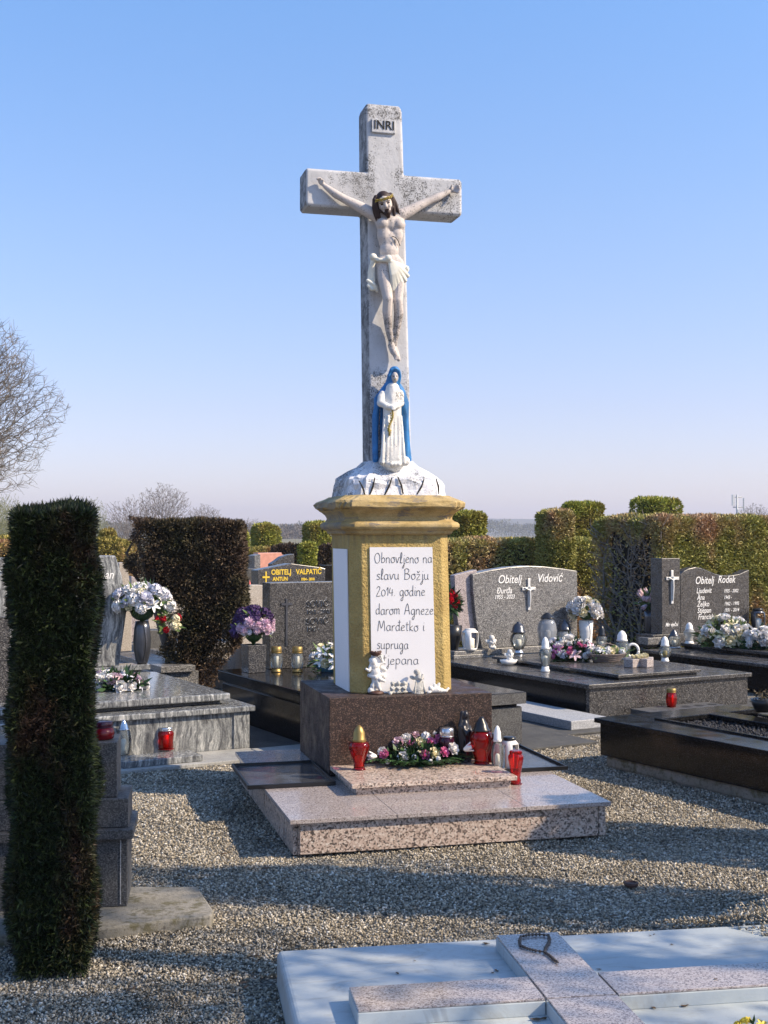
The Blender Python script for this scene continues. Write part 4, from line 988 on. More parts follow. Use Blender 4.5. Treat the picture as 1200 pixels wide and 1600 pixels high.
# dark madonna statuette
q = M.D(726, 1110, -.51); p = M.W(q.x, -.51, ZS); t = thing('statuette', 'small dark bronze robed woman statuette against the brown granite block', 'statuette', p, M.a + .5); t.scale = (((q.z - ZS) / .244),) * 3
m = MB(); m.lathe([(.030, 0), (.030, .012), (.022, .03), (.026, .10), (.030, .15), (.020, .185), (.012, .20)], 14); m.ell((0, -.003, .222), (.016, .018, .022)); m.lathe([(.034, 0), (.034, .008)], 14)
limb(m, [(-.02, -.01, .165), (-.018, -.028, .135), (0, -.034, .150)], [.011, .010, .007]); limb(m, [(.02, -.01, .165), (.018, -.028, .135), (0, -.034, .150)], [.011, .010, .007])
for k in range(5): limb(m, [(-.018 + k * .009, -.022, .10), (-.020 + k * .010, -.028, .02)], [.005, .006], 6)
limb(m, [(-.014, .004, .235), (-.026, .006, .17), (-.028, .004, .06)], [.01, .012, .01]); limb(m, [(.014, .004, .235), (.026, .006, .17), (.028, .004, .06)], [.01, .012, .01])
blob('body', m, 'bronze', t, voxel=.0035, smooth=1)
# rosebud arrangement on the step
c0 = U(655, 1193, ZS)
t = thing('flower_arrangement', 'pink and white rose arrangement with fern leaves on the pink granite step', 'flower arrangement', c0, M.a)
rd = random.Random(5)
for (u, v, k, mt, s) in [(307, 360, 'bud', 'white_petal', 1.15), (355, 350, 'rose', 'pink_petal', .95), (345, 335, 'rose', 'white_petal', .9), (432, 285, 'rose', 'blush_petal', 1.1), (470, 258, 'rose', 'white_petal', 1.1), (520, 238, 'rose', 'blush_petal', 1.0), (508, 292, 'rose', 'pink_petal', .85), (550, 290, 'rose', 'cream_petal', 1.15), (460, 366, 'rose', 'white_petal', 1.1), (578, 355, 'rose', 'pink_petal', 1.0), (612, 285, 'rose', 'pink_petal', .95), (650, 265, 'rose', 'pink_petal', .9), (627, 345, 'rose', 'cream_petal', 1.15), (682, 338, 'rose', 'pink_petal', 1.0), (582, 250, 'cluster', 'white_petal', 1.1), (560, 212, 'bud', 'white_petal', .6), (625, 235, 'bud', 'white_petal', .55), (728, 320, 'rose', 'white_petal', 1.25), (798, 322, 'bud', 'white_petal', 1.25), (520, 362, 'cluster', 'white_petal', .6), (470, 320, 'cluster', 'white_petal', .6), (652, 372, 'cluster', 'white_petal', .55), (610, 388, 'cluster', 'white_petal', .55), (440, 322, 'cluster', 'cream_petal', .5), (372, 390, 'cluster', 'white_petal', .5), (685, 285, 'cluster', 'white_petal', .5), (545, 338, 'cluster', 'cream_petal', .5)]:
    px, pv = 500 + u / 3.529, 1080 + v / 3.529
    base = Vector(c0) + Vector((0, -.10 + .22 * (385 - v) / 190, 0)); q = PY(px, pv, base.y); loc = Matrix.Rotation(-M.a, 3, 'Z') @ (q - Vector(c0))
    o = link({'rose': 'rose', 'bud': 'rosebud', 'cluster': 'gypsophila'}[k], flower_mesh(k, mt), t, loc=loc); o.rotation_mode = 'QUATERNION'
    d = Vector(((px - 655) / 75 * .8, -.75, .55 + rd.uniform(-.1, .1))).normalized()
    if (u, v) in ((307, 360),): d = Vector((-1, -.3, .2)).normalized()
    o.rotation_quaternion = d.to_track_quat('Z', 'Y'); s *= .031; o.scale = (s, s, s)
D = rng.normal(0, 1, (900, 3)); D /= np.linalg.norm(D, axis=1)[:, None]; D[:, 2] = np.abs(D[:, 2])
V, Fc = blades(D * np.array([.26, .12, .13]) * (.25 + .65 * rng.random(900))[:, None], D, .05, .018, .5)
V[:, 2] = np.maximum(V[:, 2], .006); link('leaves', raw_mesh('leaves', V, Fc, 'leaf_green'), t)
V = []; Fq = []
for (ax, ay, az_, L_) in [(-.30, -.02, .02, .2), (.27, -.04, .045, .2), (.33, .02, .055, .17), (-.18, -.13, .015, .14), (.0, -.14, .015, .14), (.12, -.14, .015, .15), (.2, -.10, .03, .17), (-.08, -.15, .02, .12), (-.25, -.09, .02, .15), (.06, -.17, .012, .16), (-.13, -.16, .012, .15), (.30, -.07, .03, .19), (.17, -.14, .015, .16), (.38, -.0, .05, .16)]:
    d = Vector((ax, ay, 0)).normalized(); sd = Vector((-d.y, d.x, 0)); st = Vector((ax, ay, az_)) * .45
    for i in range(9):
        for sg in (-1, 1):
            s = i / 9; p = st + d * L_ * s + Vector((0, 0, .02 * math.sin(s * 3) + .012)); tip = p + (sd * sg + d * .8).normalized() * .055 * (1 - .65 * s) ; w = d * .009; n = len(V)
            V += [p - w, p + w, tip + w * .4, tip - w * .4 - Vector((0, 0, .006))]; Fq.append((n, n + 1, n + 2, n + 3))
link('fern_leaves', raw_mesh('fern_leaves', V, Fq, 'leaf_green'), t)
m = MB(); m.lathe([(.10, 0), (.13, .012), (.10, .04)], 16); m.v = [(x * 1.3, y * .7, z) for x, y, z in m.v]; put(m, 'holder', 'leaf_green', t)
# black trays
def tray(label, x0, x1, y0, y1, z):
    w = M.W((x0 + x1) / 2, (y0 + y1) / 2, z); t = thing('tray', label, 'tray', w, M.a); hx, hy = (x1 - x0) / 2, (y1 - y0) / 2
    m = MB(); m.box(-hx + .006, hx - .006, -hy + .006, hy - .006, 0, .010); put(m, 'tray_floor', 'mirror_tray', t)
    m = MB(); m.box(-hx, hx, -hy, -hy + .012, -.0005 + .001, .024); m.box(-hx, hx, hy - .012, hy, .0005, .024); m.box(-hx, -hx + .012, -hy + .012, hy - .012, .0005, .024); m.box(hx - .012, hx, -hy + .012, hy - .012, .0005, .024)
    put(m, 'tray_rim', 'black_rim', t, bev=.002)
tray('shallow black tray with dusty mirror-like floor on the left side of the plinth', -1.0, -.505, -.70, -.02, .1985)
tray('shallow black rimmed tray on the right side of the plinth behind the lanterns', .515, .93, -.60, .22, .1985)
# figurines on the block in front of the pillar
ZB = .6525
def figst(name, label, u, v, prims, mat, dy=-.06, vox=.0032):
    p = U(u, v, ZB); t = thing(name, label, 'figurine', p, M.a); m = MB(); prims(m); blob('body', m, mat, t, voxel=vox, smooth=1); return t
def angel_bowl(m):
    limb(m, [(-.012, 0, .012), (-.02, -.004, .05), (-.006, -.006, .09)], [.016, .015, .017]); limb(m, [(.03, -.012, .014), (.012, -.014, .045), (.012, -.014, .055), (-.002, -.008, .095)], [.008, .013, .014, .018])
    limb(m, [(.05, -.02, .075), (.022, -.02, .088), (0, -.008, .10)], [.008, .014, .018])
    m.ell((-.004, -.004, .13), (.030, .024, .036)); m.ell((-.006, -.004, .165), (.030, .022, .022))
    m.ell((-.016, -.008, .190), (.021, .021, .024)); m.ell((-.020, .002, .198), (.023, .02, .02))
    limb(m, [(-.032, -.004, .165), (-.045, -.016, .14), (-.062, -.02, .150)], [.012, .010, .008]); limb(m, [(.020, -.002, .17), (.045, -.004, .185), (.030, -.004, .222)], [.013, .010, .009])
    limb(m, [(-.03, -.004, .175), (-.03, -.003, .205), (.0, -.004, .225)], [.011, .009, .008])
    limb(m, [(.02, .012, .165), (.055, .012, .14), (.05, .012, .10), (.03, .01, .085)], [.012, .016, .018, .010])
    limb(m, [(-.04, 0, .11), (-.005, -.018, .10), (.04, -.01, .115)], [.012, .016, .012]); m.ell((-.03, 0, .02), (.02, .02, .022))
ang = figst('figurine', 'white cherub figurine lifting a brown bowl at the left foot of the front plaque', 587, 1084, angel_bowl, 'figurine_white')
m = MB(); m.lathe([(.048, 0), (.050, .008), (.036, .018), (.02, .02)], 20); put(m, 'base', 'brown_bowl', ang, smooth=True)
m = MB(); m.lathe([(.012, .222), (.028, .232), (.036, .250), (.033, .251), (.02, .238)], 18)
for k in range(10): m.ell((.028 * math.cos(k * .63), .028 * math.sin(k * .63), .248), .009, None, 6, 5)
put(m, 'bowl', 'brown_bowl', ang, smooth=True)
def trio(m):
    m.ell((0, 0, .010), (.062, .02, .012))
    for x in (-.036, 0, .036):
        m.ell((x, -.002, .032), (.016, .014, .022)); m.ell((x, -.006, .062), (.0135, .0135, .014)); limb(m, [(x - .012, -.010, .040), (x, -.022, .028), (x + .012, -.012, .038)], [.006, .006, .006]); m.ell((x + .016, .006, .052), (.012, .005, .016))
    limb(m, [(-.05, -.01, .01), (-.055, -.025, .006)], [.012, .012]); 
figst('figurine', 'grey group figurine of three small cherubs side by side on the brown block', 622, 1084, trio, 'figurine_grey')
def kneel(m):
    m.lathe([(.040, 0), (.034, .01), (.022, .05), (.016, .085)], 14); limb(m, [(-.004, 0, .09), (0, -.004, .10)], [.02, .018]); m.ell((-.008, -.004, .122), (.017, .017, .019)); m.ell((-.012, .003, .126), (.018, .016, .017))
    limb(m, [(-.008, -.012, .095), (.012, -.022, .085), (.022, -.014, .112)], [.009, .008, .006]); limb(m, [(.01, 0, .095), (.024, -.012, .088), (.022, -.014, .112)], [.008, .007, .006])
    m.ell((-.034, .010, .092), (.022, .006, .012), Euler((0, R(25), 0))); 
    for k in range(5): limb(m, [(-.02 + k * .011, -.012, .07), (-.032 + k * .016, -.026, .004)], [.005, .006], 6)
figst('figurine', 'praying angel figurine in a long robe on the brown block', 654, 1083, kneel, 'figurine_grey')
def lying(m):
    limb(m, [(-.035, 0, .016), (.0, 0, .020), (.03, .002, .014)], [.016, .020, .016]); m.ell((-.042, -.006, .030), (.016, .016, .016)); limb(m, [(.03, 0, .012), (.055, -.004, .012), (.07, 0, .026)], [.013, .010, .008])
    m.ell((-.012, .006, .042), (.012, .006, .018), Euler((0, R(-20), 0))); m.ell((.010, .006, .044), (.012, .006, .020), Euler((0, R(20), 0))); limb(m, [(-.05, -.014, .010), (-.06, -.016, .008)], [.009, .008])
figst('figurine', 'white winged cherub figurine lying down at the right foot of the front plaque', 683, 1083, lying, 'figurine_white')
# ================================================================== paving round the graves
G1 = Frame(*U(389, 1168, .03)[:2], 29.5)      # left streaked grave, origin = its front right ground corner
GS = Frame(-.232, 8.68, 28.7)                 # dark grave behind the monument, origin front left
GV = Frame(*U(920, 1070, .313)[:2], 29.5)     # double grave on the right, origin front left
o_ = GV.W(2.42, .35); GR = Frame(o_.x, o_.y, 29.5)   # next one to the right
p_ = U(928, 1121, .34); GN = Frame(p_.x, p_.y, 31)   # near black grave with gravel bed, origin its far left corner
def slabthing(name, label, cat, F, x0, x1, y0, y1, z0, z1, mat, bev=.006, kind=None):
    t = F.W((x0 + x1) / 2, (y0 + y1) / 2, z0); hx, hy = (x1 - x0) / 2, (y1 - y0) / 2
    m = MB(); m.box(-hx, hx, -hy, hy, 0, z1 - z0); o = put(m, name, mat, None, bev=bev, loc=t, rz=F.a)
    if kind: o['kind'] = kind
    else: tag(o, label, cat)
    return o
slabthing('paved_path', '', '', G1, -4.2, .0, -.42, 2.9, .0012, .030, 'concrete', kind='structure')
slabthing('paved_path', '', '', G1, .006, 2.45, -1.02, 2.6, .0012, .022, 'dark_paving', kind='structure')
slabthing('paved_path', '', '', G1, -.02, .70, -.60, -.08, .024, .036, 'concrete', kind='structure')
slabthing('paved_path', '', '', GV, -1.4, 2.2, -.55, 2.6, .0012, .020, 'dark_paving', kind='structure')
slabthing('kerb', 'pale granite kerb slab along the left foot of the double grave', 'kerb', GV, -.52, -.10, -.42, 2.2, .020, .095, 'kerb_granite')

# ================================================================== graves
def lv(t, name, x0, x1, y0, y1, z0, z1, mat, bev=.004): 
    m = MB(); m.box(x0, x1, y0, y1, z0, z1); return put(m, name, mat, t, bev=bev)
# left: streaked grey granite
t = thing('grave', 'grave of streaked silver grey granite with polished stepped slab beside the clipped dark hedge column', 'grave', (G1.o.x, G1.o.y, 0), G1.a)
lv(t, 'base', -1.9, -.02, 0, 2.05, .030, .298, 'streaked_granite'); lv(t, 'corner_post', -.125, .0, -.012, .10, .031, .297, 'streaked_granite')
lv(t, 'base_top', -1.95, .035, -.04, 2.10, .300, .342, 'streaked_granite', .008)
lv(t, 'riser', -1.8, -.16, .17, 1.9, .343, .372, 'matt_granite'); lv(t, 'slab', -1.86, -.10, .11, 1.78, .373, .425, 'streaked_granite', .012)
a = G1.H(246, 1044, .46); hy = G1.H(186, 1040, .46).y
lv(t, 'head_base', -1.9, -.14, hy - .06, hy + .22, .343, .455, 'streaked_granite'); lv(t, 'head_block', -.42, -.10, hy - .16, hy - .065, .43, .475, 'streaked_granite')
P = [G1.D(u, v, hy) for u, v in ((186, 1040), (199, 950), (191, 900), (181, 868), (140, 868))]
ot = [(P[0].x, .456)] + [(p.x, p.z) for p in P[1:]] + [(-1.75, P[-1].z - .02), (-1.85, 1.1), (-1.80, .456)]
m = MB(); m.prism(ot[::-1], hy, hy + .16); hs = put(m, 'headstone', 'streaked_granite', t, bev=.012); fixnormals(hs.data)
q = G1.D(177, 904, hy); text('Kuban', 'lettering', hs, q.x, hy - .003, q.z, .105, 'white_letter', .3, .0006, 'RIGHT', sx=.8)
# lantern ledge in front of it
pl = G1.H(223, 1178, .031)
slabthing('lantern_ledge', 'small flat slab of streaked granite holding a red candle in front of the left grave', 'stone slab', G1, pl.x - .30, pl.x + .27, -.36, -.12, .031, .075, 'streaked_granite')

# dark polished grave behind the monument
t = thing('grave', 'black polished granite grave with rectangular headstone and slim incised cross behind the monument', 'grave', (GS.o.x, GS.o.y, 0), GS.a)
lv(t, 'base', .03, 1.45, .02, 2.5, .022, .31, 'black_granite'); lv(t, 'groove', .05, 1.43, .05, 2.48, .311, .332, 'black_granite', 0)
lv(t, 'slab', 0, 1.475, -.01, 2.54, .333, .42, 'black_granite', .006)
m = MB(); m.box(.028, 1.452, .0155, .0195, .03, .305); put(m, 'front_facing', 'matt_granite', t)
m = MB(); m.box(.004, 1.471, -.0145, -.0105, .336, .414); put(m, 'slab_edge', 'matt_granite', t)
hy = GS.H(421, 1046, .42).y; L_ = GS.D(421.5, 911, hy); x0 = GS.D(421.5, 1044, hy).x; ztop = L_.z
hs = lv(t, 'headstone', x0, x0 + 1.02, hy, hy + .17, .4212, ztop, 'dark_granite', .004)
c = GS.D(447.5, 935, hy); b = GS.D(447.5, 1009, hy); a1, a2 = GS.D(439, 944, hy), GS.D(456, 944, hy)
m = MB(); m.box(c.x - .010, c.x + .010, hy - .008, hy - .001, b.z, c.z); m.box(a1.x, a2.x, hy - .010, hy - .001, a1.z - .011, a1.z + .009); put(m, 'cross', 'gunmetal', hs)
for s, u, v, sz in (('SOVIĆ   MIL', 478.5, 949, .082), ('1961 - 2003', 479, 959.5, .052), ('SOVIĆ   RIS', 478, 976, .082), ('1962 -', 479, 986, .052)):
    q = GS.D(u, v, hy); text(s, 'lettering', hs, q.x, hy - .004, q.z, sz, 'black_letter', 0, .001, depth=.003, sx=.95)
    text(s, 'lettering_edge', hs, q.x - .003, hy - .0015, q.z + .002, sz, 'silver_cross', 0, .0012, depth=.0008, sx=.95)

# right: double grave of the family with the cut stone
t = thing('grave', 'large dark speckled double grave with arched headstone and silver crucifix right of the monument', 'grave', (GV.o.x, GV.o.y, 0), GV.a)
WV, LVV = 1.93, 2.38
lv(t, 'base', .03, WV - .03, .03, LVV, .021, .272, 'dark_granite'); lv(t, 'side_facing', .0245, .0285, .08, LVV - .02, .03, .268, 'black_granite', 0)
lv(t, 'base_top', 0, WV, 0, LVV + .03, .2735, .313, 'dark_granite', .006)
a = GV.H(966, 1055, .36); b = GV.H(1098, 1046, .36)
lv(t, 'riser', a.x + .03, b.x - .03, a.y + .03, LVV - .35, .314, .335, 'black_granite', 0)
lv(t, 'slab', a.x, b.x, a.y, LVV - .3, .3355, .362, 'dark_granite', .005)
hp_ = GV.H(753.5, 1013, .385); hy = hp_.y
e0 = GV.H(709, 1030, .315)
lv(t, 'head_base', e0.x - .01, 1.72, hy - .07, hy + .24, .314, .384, 'grey_granite'); lv(t, 'side_block', e0.x, e0.x + .42, e0.y + .0, hy - .075, .314, .352, 'grey_granite', .004); lv(t, 'side_block', e0.x + .02, e0.x + .42, e0.y + .02, hy - .075, .353, .39, 'grey_granite', .004)
pts = [(753.5, 1013), (745, 978), (741, 945), (739, 920), (738, 897), (768, 890.5), (797, 886), (824.6, 884), (850, 885), (880, 888.5), (902, 892), (902.5, 950), (902, 1000)]
P = [GV.D(u, v, hy) for u, v in pts]; ot = [(p.x, p.z) for p in P]; ot[0] = (ot[0][0], .385); ot[-1] = (ot[-1][0], .385)
m = MB(); m.prism(ot, hy, hy + .15); hs = put(m, 'headstone', 'grey_granite', t, bev=.008); fixnormals(hs.data)
P2 = [GV.D(u, v, hy + .05) for u, v in ((724, 1002), (716, 975), (712.5, 950), (711, 920), (710, 899), (745, 890), (752, 1000))]
m = MB(); m.prism([(p.x, max(p.z, .385)) for p in P2], hy + .05, hy + .14); fixnormals(put(m, 'headstone_wing', 'rose_grey_granite', t, bev=.006).data)
def crucifix(parent, F, u0, v0, u1, v1, ul, ur, vb, hy, w, fig=True):
    a = F.D(u0, v0, hy); b = F.D(u1, v1, hy); l, r = F.D(ul, vb, hy), F.D(ur, vb, hy)
    m = MB(); m.box(a.x - w, a.x + w, hy - .018, hy - .002, b.z, a.z); m.box(l.x, r.x, hy - .0175, hy - .0025, l.z - w, l.z + w)
    if fig:
        limb(m, [(a.x - .06, hy - .024, l.z + .01), (a.x, hy - .028, l.z - .02), (a.x + .06, hy - .024, l.z + .01)], [.008, .012, .008], 6); limb(m, [(a.x, hy - .028, l.z - .02), (a.x + .005, hy - .028, l.z - .10), (a.x, hy - .026, b.z + .04)], [.016, .013, .008], 6); m.ell((a.x, hy - .03, l.z + .012), .014, None, 8, 6)
    put(m, 'crucifix', 'silver_cross', parent, bev=.003)
crucifix(hs, GV, 825.5, 904, 825.5, 953, 815, 835.5, 920, hy, .016)
for s, u, v, sz, mt in (('Obitelj', 777, 911.5, .128, 'white_letter'), ('Vidović', 838.5, 909.5, .128, 'white_letter'), ('Đurđa', 775, 927.5, .088, 'white_letter'), ('1955 - 2023', 772, 936, .062, 'white_letter')):
    q = GV.D(u, v, hy); text(s, 'lettering', hs, q.x, hy - .003, q.z, sz, mt, .25, .0009, depth=.0015, sx=.88)

# further right: wave headstone with a post
t = thing('grave', 'dark speckled grave with wave-topped headstone and tall square post at the right edge', 'grave', (GR.o.x, GR.o.y, 0), GR.a)
a = GR.H(1003, 1015, .31)
lv(t, 'base', a.x + .03, a.x + 1.9, .03, a.y, .021, .275, 'black_granite'); lv(t, 'base_top', a.x, a.x + 1.95, 0, a.y, .276, .31, 'dark_granite', .006)
b = GR.H(1066, 1005, .37)
lv(t, 'riser', b.x + .03, a.x + 1.8, .15, b.y, .311, .34, 'black_granite', 0); lv(t, 'slab', b.x, a.x + 1.85, .12, b.y + .03, .341, .372, 'dark_granite', .005)
hy = GR.H(1040, 990, .46).y; l_ = GR.H(997, 1011, .313)
lv(t, 'side_block', l_.x, l_.x + .42, l_.y, hy - .05, .312, .345, 'black_granite'); lv(t, 'side_block', l_.x + .02, l_.x + .40, l_.y + .02, hy - .05, .346, .425, 'grey_granite')
lv(t, 'head_base', l_.x + .1, a.x + 1.8, hy - .045, hy + .25, .311, .455, 'dark_granite')
pa, pb = GR.D(1034, 872.5, hy), GR.D(1062.5, 872.5, hy)
post = lv(t, 'headstone_post', pa.x, pb.x - .001, hy, hy + .19, .456, pa.z, 'dark_granite', .004)
P = [GR.D(u, v, hy + .01) for u, v in ((1063, 990), (1063, 897.5), (1069, 892), (1076, 888.5), (1087, 886), (1096, 887.5), (1106, 891.5), (1116, 896), (1126, 898.7), (1140, 899.5), (1155, 897), (1170.5, 890), (1171, 990))]
ot = [(p.x, p.z) for p in P]; ot[0] = (ot[0][0], .456); ot[-1] = (ot[-1][0], .456)
m = MB(); m.prism(ot, hy + .01, hy + .15); hs = put(m, 'headstone', 'dark_granite', t, bev=.008); fixnormals(hs.data)
crucifix(post, GR, 1049, 891, 1050, 943, 1040, 1059.5, 904, hy, .017)
for s, u, v, sz in (('Obitelj', 1085.5, 912.5, .125), ('Rodek', 1121, 911, .125), ('Ljudevit', 1087.5, 927, .088), ('Ana', 1088.5, 937.5, .088), ('Željko', 1088.5, 948, .088), ('Stjepan', 1089, 958, .088), ('Francisk', 1090, 968, .088), ('1935 - 2002', 1130, 926, .058), ('1943 -', 1130.5, 936, .058), ('1962 - 1995', 1131, 946, .058), ('1931 - 2014', 1131, 956, .058)):
    q = GR.D(u, v, hy + .01); text(s, 'lettering', hs, q.x, hy + .007, q.z, sz, 'white_letter', .25, .0004, depth=.0015, sx=.85)
q = GR.D(1039.5, 979, hy); text('Mir vječni', 'lettering', post, q.x, hy - .003, q.z, .062, 'white_letter', .25, .001, depth=.001, sx=.75)

# near right: black grave with a bed of black gravel
t = thing('grave', 'low black polished grave with a recessed dark gravel bed beside the gravel path', 'grave', (GN.o.x, GN.o.y, 0), GN.a)
WN, LN = 1.32, 2.3
lv(t, 'footing', .05, WN, -LN, -.06, .001, .085, 'old_concrete', .02)
m = MB(); 
for (x0, x1, y0, y1) in ((.03, .10, -LN, -.03), (.1005, WN, -.10, -.03), (WN - .05, WN, -LN, -.1005)): m.box(x0, x1, y0, y1, .086, .305)
put(m, 'base', 'black_granite', t, bev=.003)
m = MB()
for (x0, x1, y0, y1) in ((0, .30, -LN, 0), (.3012, WN + .03, -.27, 0), (.3012 + .52, .3012 + .70, -LN, -.2712)): m.box(x0, x1, y0, y1, .3062, .338)
put(m, 'rim', 'black_granite', t, bev=.004)
lv(t, 'inner_rim', .3015, .325, -LN, -.2715, .28, .350, 'black_granite', .002)
lv(t, 'bed_floor', .1, WN - .05, -LN, -.1, .25, .285, 'black_gravel', 0)
n = 5000; X = .26 + (WN - .36) * rng.random(n); Y = -LN + (LN - .26) * rng.random(n); s = .007 + .006 * rng.random(n)
base = np.array([(1, 0, 0), (-1, 0, 0), (0, 1, 0), (0, -1, 0), (0, 0, 1), (0, 0, -1)], float); tri = np.array([(0, 2, 4), (2, 1, 4), (1, 3, 4), (3, 0, 4), (2, 0, 5), (1, 2, 5), (3, 1, 5), (0, 3, 5)])
V = base[None] * s[:, None, None] * (.7 + .6 * rng.random((n, 6, 1))) + np.stack([X, Y, .287 + .012 * rng.random(n)], 1)[:, None, :]
o = link('black_gravel', raw_mesh('black_gravel', V.reshape(-1, 3), (tri[None] + (np.arange(n) * 6)[:, None, None]).reshape(-1, 3), 'black_gravel'), t); o['kind'] = 'stuff'
p = U(1192, 1112, .352); t = thing('planter', 'small dark bowl of dried flowers on the near black grave', 'planter', p); m = MB(); m.lathe([(.05, 0), (.075, .05), (.085, .09), (.07, .085)], 20); put(m, 'bowl', 'black_plastic', t, smooth=True)
P3 = rng.normal(0, .03, (120, 3)) + np.array([0, 0, .10]); V, Fc = blades(P3, rng.normal(0, 1, (120, 3)), .03, .012); link('dried_flowers', raw_mesh('dried_flowers', V, Fc, 'yew_brown'), t)

# candle rest slab with holes in front of the double grave
pc = GV.H(1049, 1106, .09)
t_ = slabthing('lantern_ledge', 'flat grey slab with candle holes between the double grave and the near black grave', 'stone slab', GV, pc.x - .34, pc.x + .55, pc.y - .16, pc.y + .14, .020, .09, 'matt_granite')
m = MB()
for k in range(3): m.lathe([(.045, .0705), (.045, .0712)], 20, (.06 + k * .15, 0, 0))
put(m, 'candle_holes', 'black_rim', t_)

# far left edge: pale headstone over a dark one
def simple_grave(label, F, w, outline, mat, th=.14, base=True, basemat='dark_granite', L=2.0):
    t = thing('grave', label, 'grave', (F.o.x, F.o.y, 0), F.a)
    if base:
        lv(t, 'base', -.15, w + .15, -L, th + .1, .001, .30, basemat); lv(t, 'slab', -.10, w + .10, -L - .05, -.1, .301, .36, basemat)
    z0 = .361 if base else .001
    m = MB(); m.prism([(x, max(z, z0)) for x, z in outline], 0, th); hs = put(m, 'headstone', mat, t, bev=.006); fixnormals(hs.data)
    return t, hs
F_ = Frame(*PY(-40, 900, 9.6)[:2], 29.5); zt = PY(10, 890, 9.75).z
simple_grave('pale weathered headstone with sloping top cut by the left edge of the picture', F_, .4, [(0, 0), (0, zt - .12), (.27, zt), (.31, zt - .22), (.30, 0)], 'streaked_granite', .16, False)
F_ = Frame(*PY(-40, 965, 8.6)[:2], 29.5)
simple_grave('dark granite gravestone behind the hedge column at the left edge', F_, .3, [(0, 0), (0, 1.05), (.24, 1.02), (.25, 0)], 'dark_granite', .14, False)

# headstones further back
F_ = Frame(*PY(403, 900, 14.3)[:2], 29)
zz = lambda v, Y: PY(400, v, Y).z
t, hs = simple_grave('charcoal headstone with peaked top and yellow lettering behind the dark rectangular one', F_, .86, [(0, 0), (0, zz(891, 14.3)), (.42, zz(880.5, 14.5)), (.80, zz(886.5, 14.7)), (.86, zz(888.5, 14.7)), (.86, 0)], 'dark_granite', .2)
for s, u, v, sz in (('OBITELJ   VALPATIĆ', 423.5, 898, .085), ('ANTUN', 426, 907.5, .062), ('1934 - 2010', 470, 907, .042)):
    q = F_.D(u, v, 0); text(s, 'lettering', hs, q.x, -.003, q.z, sz, 'yellow_letter', 0, .0022, depth=.001, sx=.86)
a, b = F_.D(415.5, 893, 0), F_.D(415.5, 912, 0); m = MB(); m.box(a.x - .008, a.x + .008, -.006, -.001, b.z - .1, a.z); m.box(a.x - .045, a.x + .045, -.0065, -.0012, a.z - .075, a.z - .055); put(m, 'cross', 'yellow_letter', hs)
def headst(label, u0, u1, Y, pts, mat, th=.15, base=True, a=29, basemat='dark_granite', L=1.6):
    """headstone whose upper outline is given in picture columns and rows, standing at depth Y"""
    F = Frame(*PY(u0, 900, Y)[:2], a); P = [F.D(u, v, 0) for u, v in pts]
    ot = [(P[0].x, 0)] + [(p.x, p.z) for p in P] + [(P[-1].x, 0)]
    return simple_grave(label, F, P[-1].x, ot, mat, th, base, basemat, L)
headst('beige rough stone block behind the purple bouquet', 380, 412, 12.7, [(378, 915), (398, 914), (416, 914.5)], 'beige_stone', .2, False)
headst('low grey headstone wing left of the yellow-lettered headstone', 380, 402, 14.6, [(379, 889), (401, 888)], 'matt_granite', .2)
headst('pink granite headstone with flat stepped top in the distance', 403, 445, 21, [(403, 864), (440, 863.5), (441, 867), (450, 867)], 'red_stone', .2)
headst('grey headstone with narrow pale edge beside the pink one', 397, 409, 19.5, [(397.5, 868), (407, 866)], 'grey_granite', .25)
headst('dark headstone with swooping curved top right of the pink one', 425, 461, 18.5, [(425, 881), (433, 876), (441, 870), (450, 867), (460, 865.5)], 'dark_granite', .15)
headst('small black headstone between the pillar and the yellow-lettered headstone', 508, 527, 17, [(509, 883), (530, 883)], 'black_granite', .2)
headst('low white marble slab behind the brown hedge on the left', 368, 385, 22, [(368, 873.5), (385, 873.5)], 'beige_stone', .4)
headst('dark low headstone in front of the golden hedge block', 366, 388, 20, [(364, 881), (389, 881)], 'dark_granite', .3)
headst('pale beige headstone seen right of the streaked grey headstone', 186, 207, 13.2, [(186, 880), (198, 878), (202, 905), (206, 940)], 'beige_stone', .15, True, basemat='grey_granite')
headst('rough beige marble headstone behind the white bouquet', 206, 226, 14.4, [(205, 900), (213, 903), (220, 930), (222, 960)], 'rose_grey_granite', .2, True, basemat='grey_granite')
headst('long low grey grave edging behind the white bouquet', 236, 286, 15.5, [(232, 934), (288, 934)], 'beige_stone', .5, True, basemat='beige_stone')
headst('wide dark low gravestone seen under the brown hedge', 232, 262, 13.6, [(228, 985), (275, 985)], 'matt_granite', .3, False, basemat='grey_granite')
headst('beige low kerb stone under the right end of the brown hedge', 318, 352, 12.9, [(316, 1030), (356, 1030)], 'beige_stone', .3, False)
# near left: dark stepped stone post on a concrete footing
FL_ = Frame(*U(200, 1416, .05)[:2], 8)
t = thing('gravestone', 'near dark granite stepped grave post on a rough concrete footing beside the hedge column', 'gravestone', (FL_.o.x, FL_.o.y, 0), FL_.a)
z1 = lambda v: FL_.D(198, v, 0).z
xr = FL_.D(199, 1360, 0).x; x2 = FL_.D(200.5, 1270, .01).x; x1 = FL_.D(183, 1200, .03).x; x3 = FL_.D(208, 1300, -.03).x
lv(t, 'lower_block', -.75, xr, 0, .30, .05, z1(1310), 'matt_granite'); lv(t, 'edge_strip', xr - .030, xr - .026, -.0035, -.0005, .06, z1(1312), 'kerb_granite', 0)
lv(t, 'ledge', -.75, x3, -.03, .34, z1(1309), z1(1294), 'matt_granite'); lv(t, 'middle_block', -.75, x2, .01, .29, z1(1293.5), z1(1248), 'matt_granite'); lv(t, 'upper_block', -.75, x1, .03, .26, z1(1247.5), z1(1161), 'matt_granite')
ZT = z1(1161); q = FL_.D(159, 1226, .028)
